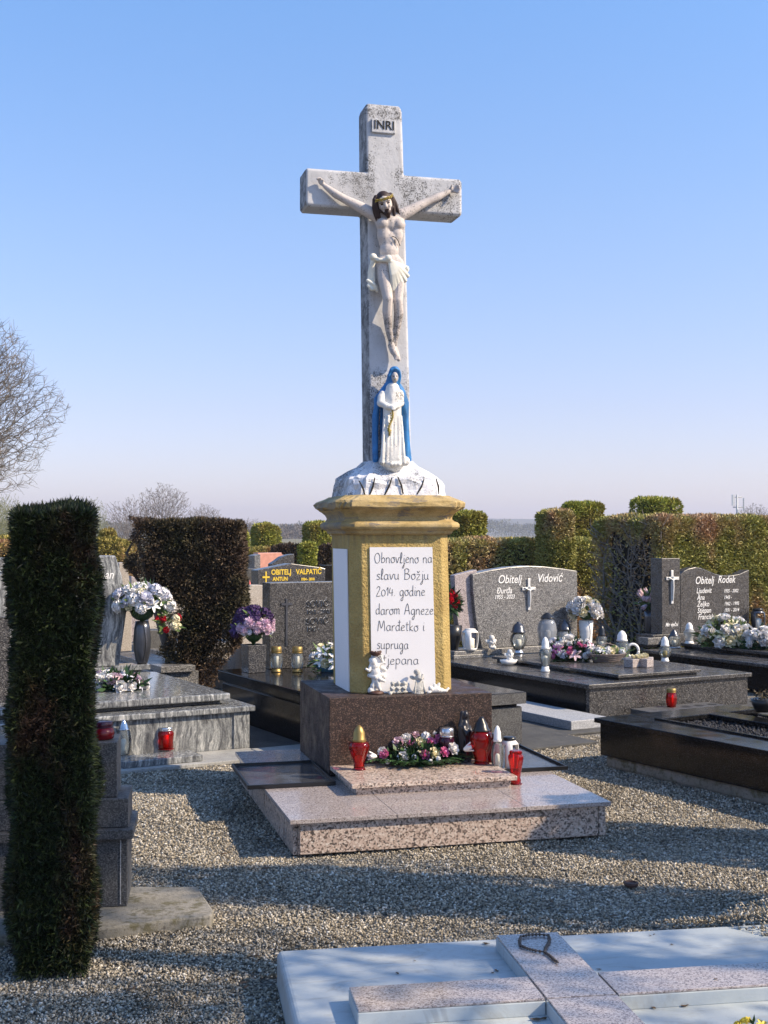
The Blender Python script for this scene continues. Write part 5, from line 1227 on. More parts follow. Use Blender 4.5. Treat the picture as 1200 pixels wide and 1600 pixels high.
m = MB(); m.tube([(q.x, .031, q.z), (q.x, .024, q.z)], .012, 12); m.tube([(q.x, .0235, q.z), (q.x, .0225, q.z)], .005, 8); put(m, 'peg_socket', 'silver_cross', t)
f0 = FL_.H(330, 1440, .02)
m = MB(); m.loft([[(x, y, z) for x, y in ((-.9, f0.y - .16), (f0.x - .42, f0.y - .12), (f0.x - .2, f0.y - .055), (f0.x, f0.y - .01), (f0.x + .01, f0.y + .06), (f0.x - .06, f0.y + .42), (-.9, .42))] for z in (-.01, .035, .049)]); o = put(m, 'concrete_footing', 'old_concrete', t, bev=.008)
lantern('dark red glass lantern on top of the near dark stone post', FL_.W(FL_.D(158, 1158, .10).x, .12, ZT + .0006), .075, .055, 'squat', 'dark_red_glass', 'flat', 'dark_line' if False else 'purple_glass', .3, 0, None, None)

# foreground slab with a granite cross lying on it
GF = Frame(*U(432, 1484, .12)[:2], 9.5)     # origin = far left corner of the slab
t = thing('grave_slab', 'pale blue-grey painted foreground grave slab with a pink granite cross on it', 'grave slab', (GF.o.x, GF.o.y, 0), GF.a)
m = MB(); m.box(0, 2.05, -1.7, 0, -.02, .12); put(m, 'slab', 'blue_grey_paint', t, bev=.022, seg=4)
A_ = GF.H(772, 1462, .172); B_ = GF.H(867, 1455, .172); C_ = GF.H(859, 1561, .172); E_ = GF.H(967, 1552, .172)
H1 = GF.H(545, 1543, .172); H2 = GF.H(825, 1524, .172); H3 = GF.H(565, 1579, .172)
vx0, vx1 = (A_.x + C_.x) / 2 , (B_.x + E_.x) / 2; vy = (A_.y + B_.y) / 2; hy1, hy0 = (H1.y + H2.y) / 2, H3.y
hy0 = (H3.y + GF.H(859, 1561, .172).y) / 2
bars = [('cross_head', vx0, vx1, hy0 + .006, vy), ('cross_foot', vx0, vx1, -1.75, hy0 + .002), ('cross_arm', H1.x, vx0 - .003, hy0 + .004, hy1), ('cross_arm', vx1 + .003, 2.1, hy0 + .004, hy1)]
for nm, x0, x1_, y0, y1_ in bars:
    m = MB(); m.box(x0, x1_, y0, y1_, .1195, .1635); o = put(m, nm, 'blue_grey_paint', t, bev=.003)
    m = MB(); m.box(x0 + .002, x1_ - .002, y0 + .002, y1_ - .002, .1642, .172); put(m, 'granite_top', 'pink_granite_fine', o, bev=.002)
# rosary lying on it
rp = [(685, 182), (665, 180), (640, 181), (621, 185), (617, 195), (620, 206), (636, 213), (655, 218), (676, 221), (688, 229), (700, 240), (709, 246)]
rp2 = [(685, 182), (689, 192), (684, 202), (678, 212), (676, 221)]
m = MB()
for seq in (rp, rp2):
    Q = [GF.H(400 + x / 1.5, 1340 + y / 1.5, .178) for x, y in seq]
    L0 = 0
    for i in range(len(Q) - 1):
        d = (Q[i + 1] - Q[i]).length; n = max(1, int(d / .011))
        for k in range(n): m.ell(Q[i].lerp(Q[i + 1], k / n), .0055, None, 7, 5)
    m.tube(Q, .0025, 4)
o = put(m, 'rosary', 'bead', None, smooth=True, loc=GF.o, rz=GF.a); tag(o, 'dark beaded rosary lying in a loop on the granite cross of the foreground slab', 'rosary')
# fallen leaves and bits
LMS = []
for k in range(3):
    m = MB(); n = 7
    vs = [(math.cos(i / n * 6.28) * .016 * (1 + .3 * math.sin(i * 2 + k)), math.sin(i / n * 6.28) * .009 * (1 + .3 * math.cos(i * 3)), .002 + .004 * abs(math.sin(i * 1.7 + k))) for i in range(n)]
    m.add(vs + [(x, y, z - .0012) for x, y, z in vs], [tuple(range(n)), tuple(range(2 * n - 1, n - 1, -1))] + [(i, i + n, (i + 1) % n + n, (i + 1) % n) for i in range(n)]); me = m.mesh('fallen_leaf', 'dead_leaf'); LMS.append(me)
rd = random.Random(9)
for k, (u, v, z, s) in enumerate([(759, 1475, .122, .8), (776, 1517, .122, .55), (770, 1520, .122, .4), (621, 1521, .122, .5), (1050, 1476, .122, .4), (936, 1515, .122, .5), (1020, 1575, .122, .7), (1070, 1572, .122, .8), (838, 1594, .122, 1.0), (850, 1592, .122, .7), (1118, 1530, .173, .4), (1016, 1462, .122, .35), (1022, 1460, .122, .35), (648, 1501, .122, .3), (1056, 1556, .122, .35)]):
    p = U(u, v, z); o = link('fallen_leaf', LMS[k % 3], None, p, rd.uniform(0, 6)); o.scale = (s, s, s); tag(o, 'small curled dead brown leaf lying on the pale painted foreground slab', 'leaf', 'dead leaves on the foreground slab')
for k in range(46):
    v = rd.uniform(1230, 1590); u = rd.uniform(60, 1190) if v > 1370 else rd.choice([rd.uniform(200, 420), rd.uniform(970, 1190)])
    if v > 1436 and u > 425: u = rd.uniform(150, 410)
    p = U(u, v, .016); o = link('fallen_leaf', LMS[k % 3], None, p, rd.uniform(0, 6)); s = rd.uniform(.5, 1.3); o.scale = (s, s * rd.uniform(.3, 1), s); tag(o, 'small dry brown leaf or twig scrap lying on the gravel', 'leaf', 'leaf scraps on the gravel')
p = U(986, 1384, .012); t = thing('candle_lid', 'flat round rusty candle lid lying alone on the gravel', 'lid', p); m = MB(); m.lathe([(.030, 0), (.032, .004), (.032, .016), (.027, .018), (.026, .012)], 20); put(m, 'lid_ring', 'brown_bowl', t, smooth=True)

# ================================================================== lanterns, vases and flowers on the graves
# left grave
lant(259, 1135, 1171, 25, .0756, 'bright red jar lantern with pierced silver lid on the small slab before the left grave', shape='jar', gl='red_glass', cap='flat', capmat='silver_metal', caph=.14, foot=.03, candle_h=.7)
lant(193, 1124, 1189, 24, .031, 'tall clear glass lantern with silver dome cap and silver base before the left grave', shape='barrel', gl='clear_glass', cap='cone', capmat='silver_metal', caph=.24, foot=.12, footmat='silver_metal', candle='candle_white', candle_h=.6)
lant(165, 1125, 1178, 18, .031, 'shorter clear lantern with silver cap beside the hedge column', shape='barrel', gl='clear_glass', cap='cone', capmat='silver_metal', caph=.26, foot=.1, footmat='silver_metal', candle='candle_white')
VP = [(.55, 0), (.72, .08), (.95, .35), (1.0, .55), (.88, .85), (.72, 1.0)]
p = U(220, 1038, .4755); vase('grey glossy oval vase with dark inlay line on the left grave', p + Vector((0, .05, 0)), .37, .077, VP, 'gunmetal', (18, 18, 'black_plastic'))
pb_ = p + Vector((0, .05, .37))
bouquet('large bouquet of white hydrangeas and lilies in the grey oval vase on the left grave', pb_, (.235, .17, .17), [('cluster', 'white_petal', 1.3), ('rose', 'lavender_petal', 1.25), ('lily', 'white_petal', 1.1), ('cluster', 'lavender_petal', 1.2), ('rose', 'white_petal', 1.1), ('cluster', 'cream_petal', 1.0), ('cluster', 'white_petal', 1.2)], 44, 3, 260, (.10, .030), 'leaf_light', fsize=.050, h=.14)
p = U(214, 1000, .5) ; ps = PY(178, 968, pb_.y - .1)
p = PY(262, 985, 11.6); bouquet('deep red roses and white flowers behind the white bouquet at the brown hedge', (p.x, p.y, .50), (.10, .1, .22), [('rose', 'red_petal', .9), ('cluster', 'cream_petal', 1.1), ('cluster', 'cream_petal', 1.1), ('rose', 'red_petal', .7)], 9, 8, 60, (.08, .03), 'leaf_light', fsize=.042, h=.26, minz=-.3, stems=False)
p = U(178, 1078, .4255); bouquet('flat wreath of white and blush roses with dark leaves on the left grave slab', p, (.24, .12, .09), [('rose', 'white_petal', 1.1), ('rose', 'blush_petal', 1.15), ('lily', 'lavender_petal', .9), ('rose', 'white_petal', 1.0)], 20, 4, 260, (.09, .032), fsize=.044, h=.03, minz=.05, cat='flower arrangement', name='flower_arrangement')
# dark grave behind the monument
zs = .4212
p = U(395, 1051, zs); t = thing('flower_vase', 'square black granite vase on the corner of the black grave', 'vase', p + Vector((0, .06, 0)), GS.a); m = MB(); m.loft([[(x * s, y * s, z) for x, y in ((-.085, -.085), (.085, -.085), (.085, .085), (-.085, .085))] for z, s in ((0, .92), (.235, 1.0), (.235, .85), (.18, .82))]); put(m, 'body', 'dark_granite', t, bev=.003)
pv_ = p + Vector((0, .06, .235))
def purple(d, rd):
    if d.z > .42 or d.x < -.70: return ('lily' if rd.random() < .35 else 'cluster', 'purple_petal', 1.3)
    if d.z > -.25: return ('pompon', 'lilac_petal', 1.0)
    return ('cluster', 'lavender_petal', .8)
class KF:
    def __init__(s, fn): s.fn = fn
    def __call__(s, d, rd): return s.fn(d, rd)
bouquet('domed bouquet of purple flowers over pale pink pompons in the square black vase', pv_, (.165, .15, .15), KF(purple), 58, 6, 220, (.08, .02), 'leaf_light', fsize=.042, h=.15, minz=-.35)
for u, lab in ((432, 'left'), (464.5, 'right')):
    lant(u, 1009, 1050, 19, zs, 'faceted clear lantern with gold lid and gold foot, ' + ('beside the square black vase' if lab == 'left' else 'between its twin and the white lilies'), shape='barrel', gl='clear_glass', cap='flat', capmat='gold_metal', caph=.24, foot=.13, footmat='gold_metal', candle='candle_white', facets=1, candle_h=.75)
p = U(512, 1050, zs); bouquet('white and cream lily arrangement in blue foil beside the pillar', p + Vector((.03, .05, 0)), (.17, .12, .17), [('lily', 'white_petal', 1.5), ('rose', 'cream_petal', 1.0), ('lily', 'white_petal', 1.3), ('rose', 'white_petal', 1.0)], 17, 12, 200, (.09, .02), 'leaf_light', fsize=.045, h=.06, minz=0, cat='flower arrangement', name='flower_arrangement')
tt = bpy.data.objects['flower_arrangement.002'] if 'flower_arrangement.002' in bpy.data.objects else None
if tt:
    m = MB(); n = 24; m.loft([[(.105 * k * (1 + .12 * math.sin(i * 5)) * math.cos(i / n * 6.283), .08 * k * (1 + .12 * math.sin(i * 5)) * math.sin(i / n * 6.283), z) for i in range(n)] for z, k in ((.001, .8), (.03, 1.1), (.065, 1.35), (.06, 1.2))]); put(m, 'foil', 'blue_foil', tt)
# double grave
z2, z3, zb = .3135, .3625, .3905
window_lantern('white oval lantern with a square window at the left end of the double grave', 735, 978, 1017, 28, zb, 'white_plastic', 'white_plastic', .35, False)
def cherub(m):
    m.ell((0, 0, .035), (.030, .024, .035)); m.ell((0, -.004, .092), (.026, .026, .028)); m.ell((-.038, .010, .065), (.024, .008, .018), Euler((0, R(30), 0))); m.ell((.038, .010, .065), (.024, .008, .018), Euler((0, R(-30), 0)))
    limb(m, [(-.02, -.01, .06), (-.012, -.034, .05), (.0, -.034, .066)], [.010, .009, .008]); limb(m, [(.02, -.01, .06), (.012, -.034, .05), (.0, -.034, .066)], [.010, .009, .008]); limb(m, [(-.02, -.02, .014), (.0, -.045, .010), (.02, -.02, .014)], [.014, .013, .014])
p = U(768, 1014, .3855); t = thing('figurine', 'small white winged cherub sitting against the arched headstone', 'figurine', p, GV.a); m = MB(); cherub(m); o = blob('body', m, 'figurine_white', t, .005, 1); o.scale = (1.25,) * 3
p = U(796, 1040, z2); t = thing('figurine', 'white cherub figurine sitting in a shallow oval dish on the double grave', 'figurine', p + Vector((0, .07, 0)), GV.a); m = MB(); cherub(m); o = blob('body', m, 'figurine_white', t, .005, 1); o.location = (.01, 0, .035)
m = MB(); m.lathe([(.045, 0), (.075, .02), (.088, .05), (.080, .05), (.04, .035)], 24); m.v = [(x * 1.1, y * .8, z) for x, y, z in m.v]; put(m, 'dish', 'white_plastic', t, smooth=True)
lant(810, 970, 1021, 27, z3, 'clear round glass lantern with dark dome cap and silver foot at the arched headstone', shape='bulb', gl='clear_glass', cap='dome', capmat='gunmetal', caph=.34, foot=.12, footmat='silver_metal', candle='candle_white')
lant(855, 956, 1019, 31, z3, 'tall ribbed egg-shaped lantern with black cap before the arched headstone', shape='egg', gl='ribbed_glass', cap='cone', capmat='black_plastic', caph=.14, foot=.10, footmat='black_plastic', candle='candle_white', ribs=20)
lant(882, 966, 1012, 25, z3, 'milky lantern with large dark dome cap behind the pink and white flowers', shape='bulb', gl='milky_glass', cap='dome', capmat='gunmetal', caph=.38, foot=.08, candle=None)
lant(940, 975, 1018, 17, z3, 'small clear lantern with black cone cap right of the white rose vase', shape='jar', gl='clear_glass', cap='tall', capmat='black_plastic', caph=.42, foot=.08, candle='candle_white')
lant(852, 994, 1050, 20, z2, 'slender clear lantern with white cap and foot on the double grave lower slab', shape='urn', gl='clear_glass', cap='tall', capmat='white_plastic', caph=.34, foot=.16, footmat='white_plastic', candle='candle_white')
lant(1039, 993, 1034, 20, z2 + .045, 'clear lantern with white cap and orange candle at the double grave right edge', shape='bulb', gl='clear_glass', cap='tall', capmat='white_plastic', caph=.38, foot=.16, footmat='white_plastic', candle='gold_paint')
VQ = [(.75, 0), (.78, .05), (.92, .6), (1.0, 1.0)]
p = U(918, 1012, z3); vase('white flared vase holding white roses on the double grave', p + Vector((0, .1, 0)), .29, .080, VQ, 'white_plastic', (10, 20, 'silver_metal'))
bouquet('round bouquet of creamy white roses in the white flared vase', p + Vector((0, .1, .29)), (.16, .13, .13), [('rose', 'white_petal', 1.35), ('rose', 'cream_petal', 1.1), ('rose', 'white_petal', 1.25)], 20, 14, 90, (.08, .03), fsize=.052, h=.10, minz=-.4)
p = U(892, 1033, z3); bouquet('oval arrangement of pink and white flowers on the double grave slab', p + Vector((0, .05, 0)), (.26, .14, .17), [('rose', 'white_petal', 1.1), ('lily', 'pink_petal', 1.25), ('cluster', 'white_petal', 1.0), ('lily', 'blush_petal', 1.2), ('rose', 'lavender_petal', 1.0), ('rose', 'pink_petal', .8), ('cluster', 'white_petal', .9)], 46, 15, 300, (.09, .035), fsize=.044, h=.05, minz=.02, cat='flower arrangement', name='flower_arrangement')
p = U(950, 1035, z3); t = thing('flower_basket', 'oval wicker basket with cream flowers beside the pink and white arrangement', 'basket', p + Vector((0, .07, 0)), GV.a)
m = MB()
for k in range(9):
    z = .005 + k * .009; rr = .095 + k * .007; m.tube([(rr * 1.5 * math.cos(i / 24 * 6.283), rr * .85 * math.sin(i / 24 * 6.283), z + .003 * math.sin(i * 6 + k * 3)) for i in range(25)], .0058, 5)
m.tube([(-.2, 0, .08), (-.12, 0, .15), (0, 0, .18), (.12, 0, .15), (.2, 0, .08)], .005, 5); put(m, 'wicker_bowl', 'wicker', t)
rd = random.Random(4)
for k in range(18):
    d = Vector((rd.uniform(-.17, .17), rd.uniform(-.09, .07), .085 + rd.uniform(0, .035))); kk = rd.choice([('rose', 'cream_petal'), ('lily', 'white_petal'), ('cluster', 'white_petal'), ('rose', 'white_petal')])
    o = link('flower', flower_mesh(*kk), t, loc=d); o.rotation_euler = (R(30) + rd.gauss(0, .3), rd.gauss(0, .3), 0); s = .038 * rd.uniform(.8, 1.1); o.scale = (s, s, s)
V, Fc = blades(rng.normal(0, 1, (120, 3)) * [.09, .05, .02] + [0, 0, .08], rng.normal(0, 1, (120, 3)), .06, .022); link('leaves', raw_mesh('leaves', V, Fc, 'leaf_light'), t)
# round white-ring lantern
lant(972, 984, 1030, 26, z3, 'bulbous clear lantern with white cone cap behind the stone cross ornament', shape='bulb', gl='clear_glass', cap='tall', capmat='white_plastic', caph=.36, foot=.05, candle='candle_white')
p = U(990, 1028, z3); t = thing('ring_ornament', 'white ring-shaped ornament standing beside the clear bulbous lantern', 'ornament', p + Vector((0, .04, .0))); m = MB()
m.tube([(.058 * math.cos(i / 28 * 6.283), 0, .068 + .066 * math.sin(i / 28 * 6.283)) for i in range(29)], .014, 8); put(m, 'ring', 'white_plastic', t, smooth=True)
p = U(1000, 1042, z3); t = thing('stone_cross', 'small pale stone cross ornament lying flat with yellow flowers on the double grave', 'ornament', p + Vector((0, .05, 0)), GV.a + .25)
m = MB(); m.box(-.17, .17, -.05, .05, 0, .08); m.box(-.06, .05, -.13, .13, .0005, .0795); put(m, 'cross', 'pink_granite_fine', t, bev=.006)
for k in range(8):
    o = link('rose', flower_mesh('rose', 'cream_petal'), t, loc=(-.10 + k * .03, rd.uniform(-.03, .03), .09)); o.scale = (.028,) * 3; o.rotation_euler = (.5, rd.gauss(0, .4), 0)
lant(1049, 1074, 1105, 17, .0905, 'small red candle with gold lid alone on the grey slab with holes', shape='barrel', gl='red_glass', cap='flat', capmat='gold_metal', caph=.2, foot=.02, candle_h=.8)
p = PY(706, 945, 13.2); bouquet('bunch of red carnations partly hidden behind the pillar', (p.x - .04, p.y, .60), (.11, .10, .16), [('pompon', 'red_petal', 1.1), ('pompon', 'red_petal', .9)], 13, 20, 160, (.12, .035), fsize=.045, h=.25)
t = thing('flower_stand', 'dark vase stand under the red carnations behind the pillar', 'vase', (p.x, p.y, .02)); m = MB(); m.lathe([(.12, 0), (.12, .06), (.06, .09), (.05, .3), (.10, .5), (.11, .62)], 18); put(m, 'body', 'black_plastic', t, smooth=True)
# wave-topped grave
zr = .3725
p = U(1019, 991, .4255); vase('tall gunmetal vase with swirl groove left of the wave-topped headstone', p + Vector((0, .06, 0)), .27, .083, [(.6, 0), (.85, .1), (.95, .4), (1.0, .75), (.95, 1.0)], 'gunmetal', (-10, 40, 'silver_metal'))
bouquet('loose bunch of pale pink tulips in the gunmetal vase', p + Vector((0, .06, .27)), (.14, .10, .15), [('tulip', 'blush_petal', 1.3), ('cluster', 'blush_petal', .9), ('tulip', 'blush_petal', 1.2), ('cluster', 'lilac_petal', .8)], 22, 22, 160, (.10, .028), 'leaf_light', fsize=.040, h=.09, minz=-.2)
lant(1053, 982, 1012, 20, .3125, 'squat clear lantern with dark cone cap on the wave-topped grave', shape='jar', gl='clear_glass', cap='cone', capmat='gunmetal', caph=.36, foot=.08, footmat='silver_metal', candle='candle_white')
lant(1077, 971, 1006, 19, zr, 'white tapered lantern on the wave-topped grave', shape='vase', gl='milky_glass', cap='tall', capmat='white_plastic', caph=.34, foot=.14, footmat='white_plastic', candle=None)
def wr(d, rd): return rd.choice([('rose', 'white_petal', 1.2), ('rose', 'cream_petal', 1.2), ('lily', 'cream_petal', 1.2), ('rose', 'white_petal', 1.3)])
p = U(1140, 1012, zr); bouquet('tall arrangement of white and cream roses before the wave-topped headstone', p + Vector((0, .1, 0)), (.30, .16, .24), KF(wr), 44, 30, 380, (.12, .035), 'leaf_light', fsize=.052, h=.06, minz=.0, cat='flower arrangement', name='flower_arrangement')
p = U(1142, 990, zr); bouquet('narrow spray of white rosebuds rising above the cream roses', p + Vector((-.02, .22, .0)), (.09, .08, .20), [('bud', 'white_petal', 1.0), ('rose', 'white_petal', .9)], 12, 31, 120, (.12, .02), 'leaf_light', fsize=.042, h=.28, minz=-.2)
p = U(1190, 1014, zr); bouquet('white roses with dark leaves at the right edge beside the cream arrangement', p + Vector((0, .0, 0)), (.15, .12, .14), [('rose', 'white_petal', 1.4)], 12, 33, 120, (.12, .04), fsize=.052, h=.05, minz=.0, cat='flower arrangement', name='flower_arrangement')
window_lantern('dark grey oval lantern with a square window at the right picture edge', 1186, 948, 985, 24, .4560, 'gunmetal', 'black_plastic', -.3, True)
# candles further off
lant(390, 905, 917, 5, 1.085, 'tiny red and white candle on the beige stone block', shape='barrel', gl='red_white_candle' if False else 'milky_glass', cap='cone', capmat='red_white_candle', caph=.6, foot=.05, candle=None)

# ================================================================== hedges and clipped blocks
# near dark hedge column
PH = U(80, 1540, 0)
FH = Frame(PH.x, PH.y, 15)
x0, x1 = FH.D(20, 1100, 0).x, FH.D(142, 1100, 0).x; zt = FH.D(85, 800, 0).z
hedge('clipped_yew', 'tall narrow dark yew hedge column with reddish brown patches at the left foreground', 'hedge', FH, x0, x1, .02, .50, .02, zt, 130000, .036, .0058, 'yew_dark', 'yew_core', r=.025, depth=.045, lump=.012, taper=.08, spread=.85)
# brown hedge behind the left grave, hollow at its left side
F2 = Frame(*PY(286, 900, 12.0)[:2], 6)
x0, x1 = F2.D(194, 850, 0).x, F2.D(380, 850, 0).x; zt = F2.D(285, 813, 0).z
def cut2(P):      # the lower left of the block has died back to the stem
    xx, zz_ = P[:, 0], P[:, 2]
    lim = np.interp(zz_, [0, .35, .65, .9, 1.05, 1.35, 1.6, 1.8], [-.10, -.22, -.18, -.10, -.42, -.54, -.44, -.62]) + .05 * np.sin(zz_ * 23)
    rim = np.interp(zz_, [0, .3, .5, .8, 1.8], [.24, .36, .50, .64, .7])
    return (xx > lim) & (xx < rim)
t2 = hedge('clipped_yew', 'broad brown-green yew hedge with died-back lower left side behind the left grave', 'hedge', F2, x0, x1, 0, .7, .02, zt, 90000, .045, .011, 'yew_brown', None, r=.06, depth=.10, lump=.012, cut=cut2)
m = MB(); rings = []
for z, a_, b_ in ((.02, -.05, .10), (.35, -.12, .20), (.65, -.08, .36), (.9, -.02, .48), (1.05, -.32, .50), (1.35, -.42, .50), (1.6, -.34, .50), (1.68, -.45, .50)):
    rings.append([(a_ + .03, -.26, z), (b_, -.26, z), (b_, .30, z), (a_ + .03, .30, z)])
m.loft(rings); put(m, 'light_block_core', 'yew_core', t2)  # added solid core blocking light, shaped to this hedge's outline
m = MB(); m.tube([(-.05, 0, -.02), (-.18, 0, .5), (-.28, -.02, .85), (-.36, 0, 1.15), (-.42, -.05, 1.4), (-.50, -.1, 1.62)], [.06, .05, .04, .03, .025, .02], 8)
m.tube([(-.36, 0, 1.0), (-.50, -.1, 1.22), (-.56, -.16, 1.42), (-.46, -.2, 1.60), (-.35, -.2, 1.66)], [.018, .016, .014, .012, .008], 6); m.tube([(-.28, 0, .85), (-.44, -.1, 1.02), (-.54, -.14, 1.08)], [.018, .014, .008], 6); m.tube([(-.42, -.05, 1.4), (-.3, -.2, 1.3), (-.2, -.3, 1.35)], [.016, .012, .008], 6)
put(m, 'stem', 'bark', t2, smooth=True)
# big right hedge with bare twiggy end
F3, w3, d3 = block_from(924, 1031, 1290, 15.3, 29.5); z3h = PY(1031, 809, 15.3).z
def twig_end(P): 
    face = (P[:, 0] < -w3 / 2 + .12) & (P[:, 2] < 1.55 + .08 * np.sin(P[:, 1] * 9)) & (P[:, 1] > -d3 / 2 + .13)
    return ~(face & (rng.random(len(P)) < .92))
t3 = hedge('clipped_hedge', 'big sunlit clipped hedge with reddish patches and a bare twiggy end behind the right graves', 'hedge', F3, 0, w3, 0, d3, .02, z3h, 150000, .05, .017, 'thuja_sun', 'yew_core', r=.10, depth=.07, lump=.012, cut=twig_end)
m = MB(); rd = random.Random(12)
for k in range(7):
    y = -d3 / 2 + .2 + k * (d3 - .3) / 6.5; x = -w3 / 2 + .05 + rd.uniform(0, .05); pts = [(x, y, 0)]
    for q in range(6): pts.append((x + rd.uniform(-.06, .03), y + rd.uniform(-.10, .10), .30 * (q + 1)))
    m.tube(pts, [.020, .018, .015, .013, .011, .009, .006], 6)
    for q in range(1, 6):
        for s in range(5):
            b0 = Vector(pts[q]) + Vector((0, 0, rd.uniform(-.12, .12))); b1 = b0 + Vector((rd.uniform(-.08, .02), rd.choice((-1, 1)) * rd.uniform(.10, .28), rd.uniform(.05, .22)))
            b2 = b1 + Vector((rd.uniform(-.05, .02), rd.uniform(-.12, .12), rd.uniform(.02, .15))); m.tube([b0, (b0 + b1) / 2 + Vector((0, 0, -.02)), b1, b2], [.0075, .006, .005, .003], 4)
            b3 = b1 + Vector((rd.uniform(-.05, .02), rd.uniform(-.14, .14), rd.uniform(-.05, .12))); m.tube([b1, b3], [.005, .0025], 4)
put(m, 'bare_twigs', 'dead_twig', t3)
# block on top of it and others behind
def block(label, ul, uc, ur, vt, Y, n=16000, mat='thuja_green', L=.06, W=.022, a=29, z0=.02, r=.14, name='clipped_hedge_block', group='clipped hedge blocks', cat='hedge block'):
    F, w, d = block_from(ul, uc, ur, Y, a); z1 = PY(uc, vt, Y).z
    return hedge(name, label, cat, F, 0, w, 0, d, z0, z1, n, L, W, mat, 'thuja_core', r=r, depth=.06, lump=.012, group=group)
block('clipped hedge block rising behind the big sunlit hedge on the right', 981, 1022, 1069, 778, 21, 16000, z0=.02)
block('clipped hedge block standing against the left end of the sunlit hedge, nearer of the pair', 834, 862, 903, 797, 17.6, 26000, 'thuja_sun', .05, .018)
block('tall clipped hedge block behind and right of the nearer one', 873, 893, 945, 784, 20.5, 20000)
block('clipped hedge block just right of the yellow pillar', 690, 722, 765, 800, 19.0, 20000, 'thuja_green', .055, .02)
F4 = Frame(*PY(676, 900, 17.4)[:2], 29); w4 = 3.3
hedge('clipped_hedge', 'long sunlit green and brown hedge behind the arched headstone', 'hedge', F4, 0, w4, 0, .9, .02, PY(700, 846, 17.4).z, 60000, .055, .019, 'thuja_sun', 'thuja_core', r=.08, depth=.06, lump=.015)
# far ones, left of the pillar
block('far clipped hedge block with black shaded side left of the pillar, nearest the pillar', 471, 485, 519, 817, 33, 12000, L=.09, W=.035, r=.2)
block('far clipped hedge block with black shaded side above the pink headstone', 391, 405, 432, 820, 33, 12000, L=.09, W=.035, r=.2)
block('far clipped hedge block peeping out behind the block above the pink headstone', 424, 428, 437, 822, 40, 5000, L=.1, W=.04, r=.2)
block('far yellow-green hedge block beside the brown hedge top', 366, 372, 388, 827, 31, 7000, 'thuja_green', .09, .035, r=.2)
block('low round-topped hedge block under the pillar-side clipped block', 464, 473, 496, 850, 27, 8000, 'thuja_green', .07, .03)
block('low brown hedge between the two far clipped blocks', 422, 430, 472, 853, 29, 8000, 'yew_brown', .08, .03)
block('low brownish hedge close behind the left edge of the pillar', 494, 500, 530, 854, 28, 7000, 'yew_brown', .08, .03)
block('low golden hedge left of the pink headstone', 374, 384, 405, 861, 25, 8000, 'gold_hedge', .07, .03)
block('low flat golden hedge strip under the far clipped block above the pink headstone', 374, 378, 425, 857, 30, 6000, 'gold_hedge', .08, .03)
block('small clipped block standing on the golden hedge beside the near yew column', 153, 161, 185, 828, 24, 8000, 'gold_hedge', .06, .025)
block('thin golden hedge layer under the small clipped block', 146, 150, 191, 841.5, 23.6, 6000, 'gold_hedge', .06, .025)
block('golden brown clipped hedge at the left edge behind the near yew column', -80, -60, 216, 849, 22.5, 36000, 'gold_hedge', .06, .024)
block('flat golden hedge top seen left of the near yew column', -60, -50, 34, 838, 25, 7000, 'gold_hedge', .07, .03)

# ================================================================== trees, far hills, mast
bt, bm = bare_tree('bare_tree', 'large bare tree with fine twigs at the left edge', 'bark_twig', 5, (PY(-190, 640, 40).x, 40, 0), 2.2, (0, 5.75, 5.15, 3.4), 22000, .55, .0085, .30)
tt_, m1 = bare_tree('bare_tree', 'round-crowned bare tree standing alone above the brown hedge', 'grey_wood', 8, (PY(256, 830, 150).x, 150, -1), 2.2, (0, 5.6, 3.2, 3.1), 1500, .6, .022, .20)
tt_, m2 = bare_tree('bare_tree', 'wider tangled bare tree left of the round-crowned one', 'grey_wood', 14, (PY(205, 830, 140).x, 140, -1.5), 1.2, (0, 4.2, 3.6, 2.9), 1500, .6, .02, .18)
GP_ = 'bare trees on the skyline'
for k, (u, Y, s, mm, lab) in enumerate([(320, 190, .85, m1, 'low reddish bare tree showing above the brown hedge right of the round-crowned tree'), (378, 200, .75, m2, 'small bare tree on the skyline left of the far clipped blocks'), (398, 210, .62, m1, 'low bare tree just behind the far clipped block above the pink headstone'), (190, 120, .5, m2, 'low dense bare tree between the small clipped block and the brown hedge'), (292, 160, .55, m2, 'short bare tree between the two skyline trees above the brown hedge'), (1180, 170, .8, m1, 'bare treetop above the big hedge at the right edge'), (1215, 180, .8, m2, 'bare treetop leaving the picture at the right edge'), (340, 230, .7, m2, 'faint bare tree above the right end of the brown hedge')]):
    p = PY(u, 835, Y); t, _ = bare_tree('bare_tree', lab, 'grey_wood', 1, (p.x, Y, -1.2), 1, (0, 1, 1, 1), 9, group=GP_, mesh=mm); t.scale = (s, s, s); t.rotation_euler = (0, 0, k * 1.3)
# pale green young trees at far left
for k, (u, Y, s) in enumerate([(2, 95, .72), (18, 100, .75), (34, 98, .6), (-14, 100, .8), (150, 110, .66), (141, 120, .8)]):
    p = PY(u, 835, Y)
    if k == 0: tg, mg = bare_tree('young_tree', 'slender pale green spring tree at the far left edge, first from the edge', 'pale_wood', 31, (p.x, Y, -1), 1.0, (0, 4.4, 1.9, 3.4), 1500, .6, .018, .12, group='pale green young trees')
    else:
        tg, _ = bare_tree('young_tree', ['', 'slender pale green spring tree second from the left edge', 'pale green spring tree half hidden by the yew column top left', 'pale green spring tree cut off by the left edge', 'pale green spring tree just right of the yew column', 'pale green spring tree behind the right shoulder of the yew column'][k], 'pale_wood', 1, (p.x, Y, -1), 1, (0, 1, 1, 1), 9, group='pale green young trees', mesh=mg)
    tg.scale = (s, s, s); tg.rotation_euler = (0, 0, k)
